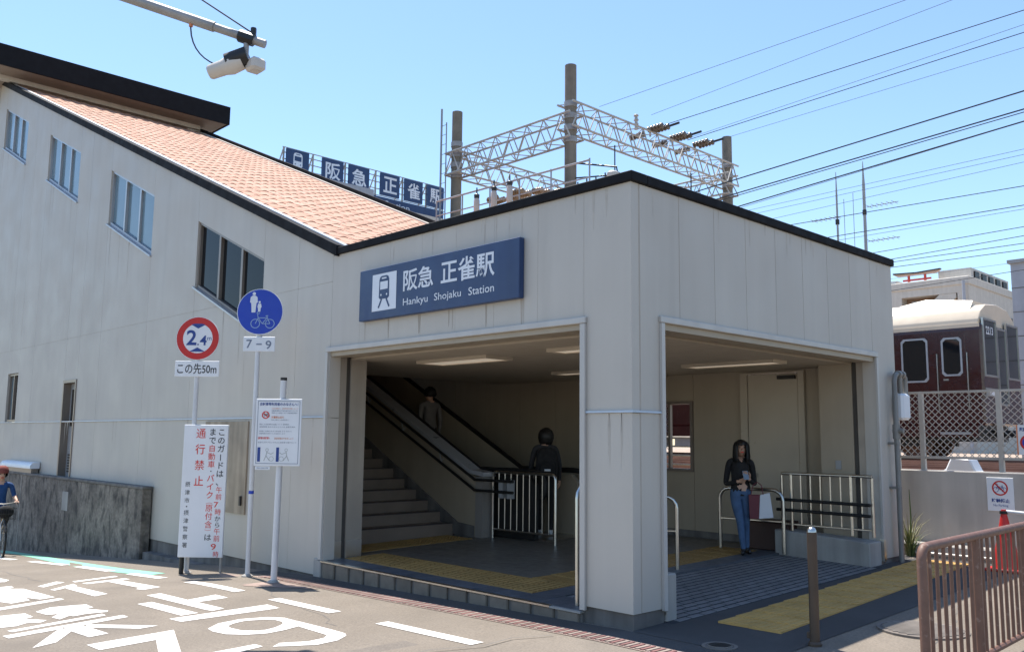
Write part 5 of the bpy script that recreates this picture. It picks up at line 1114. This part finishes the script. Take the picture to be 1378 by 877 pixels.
# woman with phone and shopping bag
h = 1.44
arms = {'L': ((.185, .03, .86), (.10, -.16, .93), (-.5, -.6, .55), (-.3, .3, .6)), 'R': ((-.185, .03, .86), (-.06, -.15, .90), (.75, -.35, .2), (.1, .5, .6))}
legs = {'L': ((.06, -.01, .40), (.07, .03, .065), (.095, -.10, .022)), 'R': ((-.02, -.09, .40), (.01, -.10, .065), (-.015, -.225, .022))}
me, V = body(h, arms, legs, slim=1.06, lean=(.02, .05), head_off=(.008, -.03))
fl = fz(0, 4.12)+.0
pz = person('woman in black jacket and blue jeans looking at a phone by the hoop rail', (-1.50, 4.12, fl+.012), R(38), me, [skin, blackcloth, denim, shoeblack])
hc = Vector(V['head'][0]); hair(pz, (hc.x, hc.y+.006, hc.z), h*1.03, .20, vol=1.08, front=36); eyes(pz, V, h)
jk = MB().lathe([(.118, .0), (.122, .08), (.112, .20), (.118, .33), (.10, .41), (.07, .445)], (0, 0, .72), 20); jk.v = [(x, y*.78, z) for x, y, z in jk.v]; part('jacket', jk, blackcloth, pz, smooth=True)
Mw = Matrix.Translation((-1.50, 4.12, fl+.012)) @ Matrix.Rotation(R(38), 4, 'Z')
pp = Mw @ Vector((.045, -.235, .985)); t = thing('mobile_phone', 'pale blue mobile phone held by the woman in black', 'phone', pp, R(38))
part('phone_body', MB().box(-.035, .035, -.006, .006, -.06, .07), mat('phone_blue', (.20, .27, .36), .3, var=0), t, bevel=.004).rotation_euler = (R(-35), 0, R(10))
bp_ = Mw @ Vector((.20, -.10, .44)); t = thing('shopping_bag', 'maroon and white shopping bag hanging from the arm of the woman in black', 'bag', bp_, R(30))
part('bag_body', MB().prism([(-.10, 0), (.01, 0), (.03, .30), (-.11, .30)], 'y', -.05, .05), bagred, t, bevel=.004); part('bag_side', MB().prism([(.012, 0), (.19, .02), (.15, .33), (.032, .30)], 'y', -.045, .045), bagwhite, t, bevel=.004)
for y in (-.04, .04): part('handle', MB().tube([(-.08, y, .30), (-.05, y*.6, .42), (.0, y*.3, .46), (.05, y*.6, .42), (.07, y, .30)], .006, 6), bagred, t)

# commuter with backpack seen from behind
h = 1.60
arms = {'L': ((.215, .02, 1.03), (.215, -.05, .80), (0, -.1, -1), (-.5, -.3, 0)), 'R': ((-.215, .02, 1.03), (-.22, -.06, .80), (0, -.1, -1), (.5, -.3, 0))}
legs = {'L': ((.08, -.08, .46), (.075, -.05, .07), (.085, -.19, .025)), 'R': ((-.08, .02, .46), (-.075, .13, .08), (-.08, .01, .03))}
me, V = body(h, arms, legs, slim=1.05, head_off=(-.006, -.008))
pl = (-4.62, 3.72, fz(0, 3.72)+.015); pz = person('commuter in dark clothes walking away behind the stair barrier', pl, R(228), me, [skin, darkcloth, blackcloth, shoewhite])
hc = Vector(V['head'][0]); hair(pz, (hc.x, hc.y, hc.z), h, .15, vol=1.10, front=50); eyes(pz, V, h)
Mb = Matrix.Translation(pl) @ Matrix.Rotation(R(228), 4, 'Z')
t = thing('backpack', 'black backpack worn by the commuter behind the stair barrier', 'backpack', Mb @ Vector((-.01, .165, .83)), R(228))
part('pack_body', MB().prism([(-.14, .0), (.14, .0), (.165, .12), (.155, .38), (.09, .47), (-.09, .47), (-.155, .38), (-.165, .12)], 'y', -.075, .11), blackcloth, t, bevel=.03); part('front_pocket', B(-.11, .11, .111, .15, .05, .24), blackcloth, t, bevel=.015); part('reflective_tag', B(-.045, .045, .151, .156, .12, .15), bagwhite, t)
for s in (-1, 1): part('strap', MB().tube([(s*.09, -.07, .44), (s*.095, -.15, .47), (s*.10, -.26, .40), (s*.12, -.28, .2), (s*.13, -.1, .05)], .014, 6, r2=.5), blackcloth, t)

# person riding up the escalator
h = 1.66
arms = {'L': ((.22, .02, 1.07), (.24, -.14, .94), (.1, -1, .0), (0, -.2, -1)), 'R': ((-.22, .04, 1.07), (-.22, .0, .82), (0, -.1, -1), (.5, -.3, 0))}
legs = {'L': ((.075, -.02, .47), (.075, .01, .08), (.085, -.13, .03)), 'R': ((-.075, -.01, .47), (-.075, .02, .08), (-.085, -.12, .03))}
me, V = body(h, arms, legs, fem=False)
pz = person('person in grey shirt riding up the escalator', (-7.42, 3.7, .685+.145), R(-90), me, [skin, greyshirt, blackcloth, shoeblack])
hc = Vector(V['head'][0]); hair(pz, (hc.x, hc.y, hc.z), h, .07, front=75); eyes(pz, V, h)

# cyclist coming along the road
bxp, byp = -14.55, -1.10; brz = R(90)+R(-6)         # local -Y is forward -> +X
gz_ = g(bxp, byp)+.006
bk_ = thing('bicycle', 'city bicycle with wire basket ridden along the green line', 'bicycle', (bxp, byp, gz_), brz)
slope_ = math.atan(.07)
for nm, y in (('front_wheel', -.53), ('rear_wheel', .53)):
    w = part(nm, MB().tube([(0, y+.315*math.cos(a), .335+.315*math.sin(a)) for a in [2*math.pi*i/28 for i in range(28)]], .019, 8, closed=True), rubber, bk_, smooth=True)
    part('rim', MB().tube([(0, y+.29*math.cos(a), .335+.29*math.sin(a)) for a in [2*math.pi*i/28 for i in range(28)]], .009, 6, closed=True), steel, w)
    sp = MB()
    for i in range(14): a = 2*math.pi*i/14; sp.tube([(0, y, .335), (0, y+.29*math.cos(a), .335+.29*math.sin(a))], .002, 4)
    part('spokes', sp, steel, w)
bf = mat('bike_gold', (.35, .22, .07), .35, metal=.3, var=.05)
part('frame', MB().tube([(0, -.37, .78), (0, .0, .34), (0, .17, .72)], .018, 8).tube([(0, -.35, .66), (0, .02, .42)], .015, 8).tube([(0, .0, .32), (.04, .53, .335)], .012, 6).tube([(0, .16, .68), (-.04, .53, .335)], .01, 6), bf, bk_)
part('fork', MB().tube([(0, -.36, .98), (0, -.40, .70), (.04, -.45, .62), (.04, -.53, .335)], .013, 6).tube([(0, -.40, .70), (-.04, -.45, .62), (-.04, -.53, .335)], .013, 6), steel, bk_); part('handlebar', MB().tube([(.28, -.12, .98), (.24, -.28, 1.02), (.0, -.36, 1.0), (-.24, -.28, 1.02), (-.28, -.12, .98)], .012, 8), steel, bk_, smooth=True)
part('saddle', MB().prism([(-.10, .30), (.10, .30), (.05, .14), (.025, .02), (-.025, .02), (-.05, .14)], 'z', .80, .86), rubber, bk_, bevel=.02); part('seat_post', MB().tube([(0, .16, .66), (0, .19, .82)], .014, 8), steel, bk_)
ba = MB()
for z in (.74, .84, .94):
    ba.tube([(-.17, -.44, z), (.17, -.44, z), (.17, -.68, z), (-.17, -.68, z)], .005, 4, closed=True)
for i in range(9):
    x = -.16+i*.04
    for y in (-.44, -.68): ba.tube([(x, y, .74), (x, y, .94)], .003, 4)
part('basket', ba, darkmetal, bk_); part('crank', MB().tube([(-.13, -.10, .22), (-.05, -.10, .22), (-.05, 0, .32), (.05, 0, .32), (.05, .10, .42), (.13, .10, .42)], .012, 6), steel, bk_); part('mudguard', MB().tube([(0, -.53+.36*math.cos(a), .335+.36*math.sin(a)) for a in [R(40+i*12) for i in range(10)]], .022, 6), darkmetal, bk_)
t = thing('carry_bag', 'dark bag lying in the basket of the city bicycle', 'bag', (0, 0, 0)); Mk = Matrix.Translation((bxp, byp, gz_)) @ Matrix.Rotation(brz, 4, 'Z')
t.location = Mk @ Vector((0, -.56, .75)); t.rotation_euler = (0, 0, brz); part('bag_body', MB().ball((0, 0, .12), .15, .10, .12), blackcloth, t, smooth=True)
h = 1.66; ph = .885   # seated: pelvis raised to the saddle
zoff = ph-.53*h
arms = {'L': ((.25, -.05, 1.10-zoff), (.27, -.22, 1.03-zoff), (-.1, -1, -.1), (0, 0, -1)), 'R': ((-.25, -.05, 1.10-zoff), (-.27, -.22, 1.03-zoff), (.1, -1, -.1), (0, 0, -1))}
legs = {'L': ((.10, -.34, .74-zoff), (.11, .03, .50-zoff), (.11, -.12, .455-zoff)), 'R': ((-.10, -.27, .60-zoff), (-.11, -.13, .30-zoff), (-.11, -.28, .245-zoff))}
me, V = body(h, arms, legs, lean=(0, -.10), fem=False, sleeve='short')
pl = Mk @ Vector((0, .20, zoff)); pz = person('cyclist in blue shirt riding the city bicycle along the road', pl, brz, me, [skin, blueshirt, darkcloth, shoeblack])
hc = Vector(V['head'][0]); eyes(pz, V, h)
hb = MB().lathe([(.118, 0), (.125, .05), (.105, .11), (.06, .145), (.01, .15)], (hc.x, hc.y+.008, hc.z+.012), 20); part('cap', hb, mat('cap_red', (.20, .05, .04), .8, var=.1), pz, smooth=True); hair(pz, (hc.x, hc.y, hc.z), h*.98, .06, front=80)
bpy.context.view_layer.update()
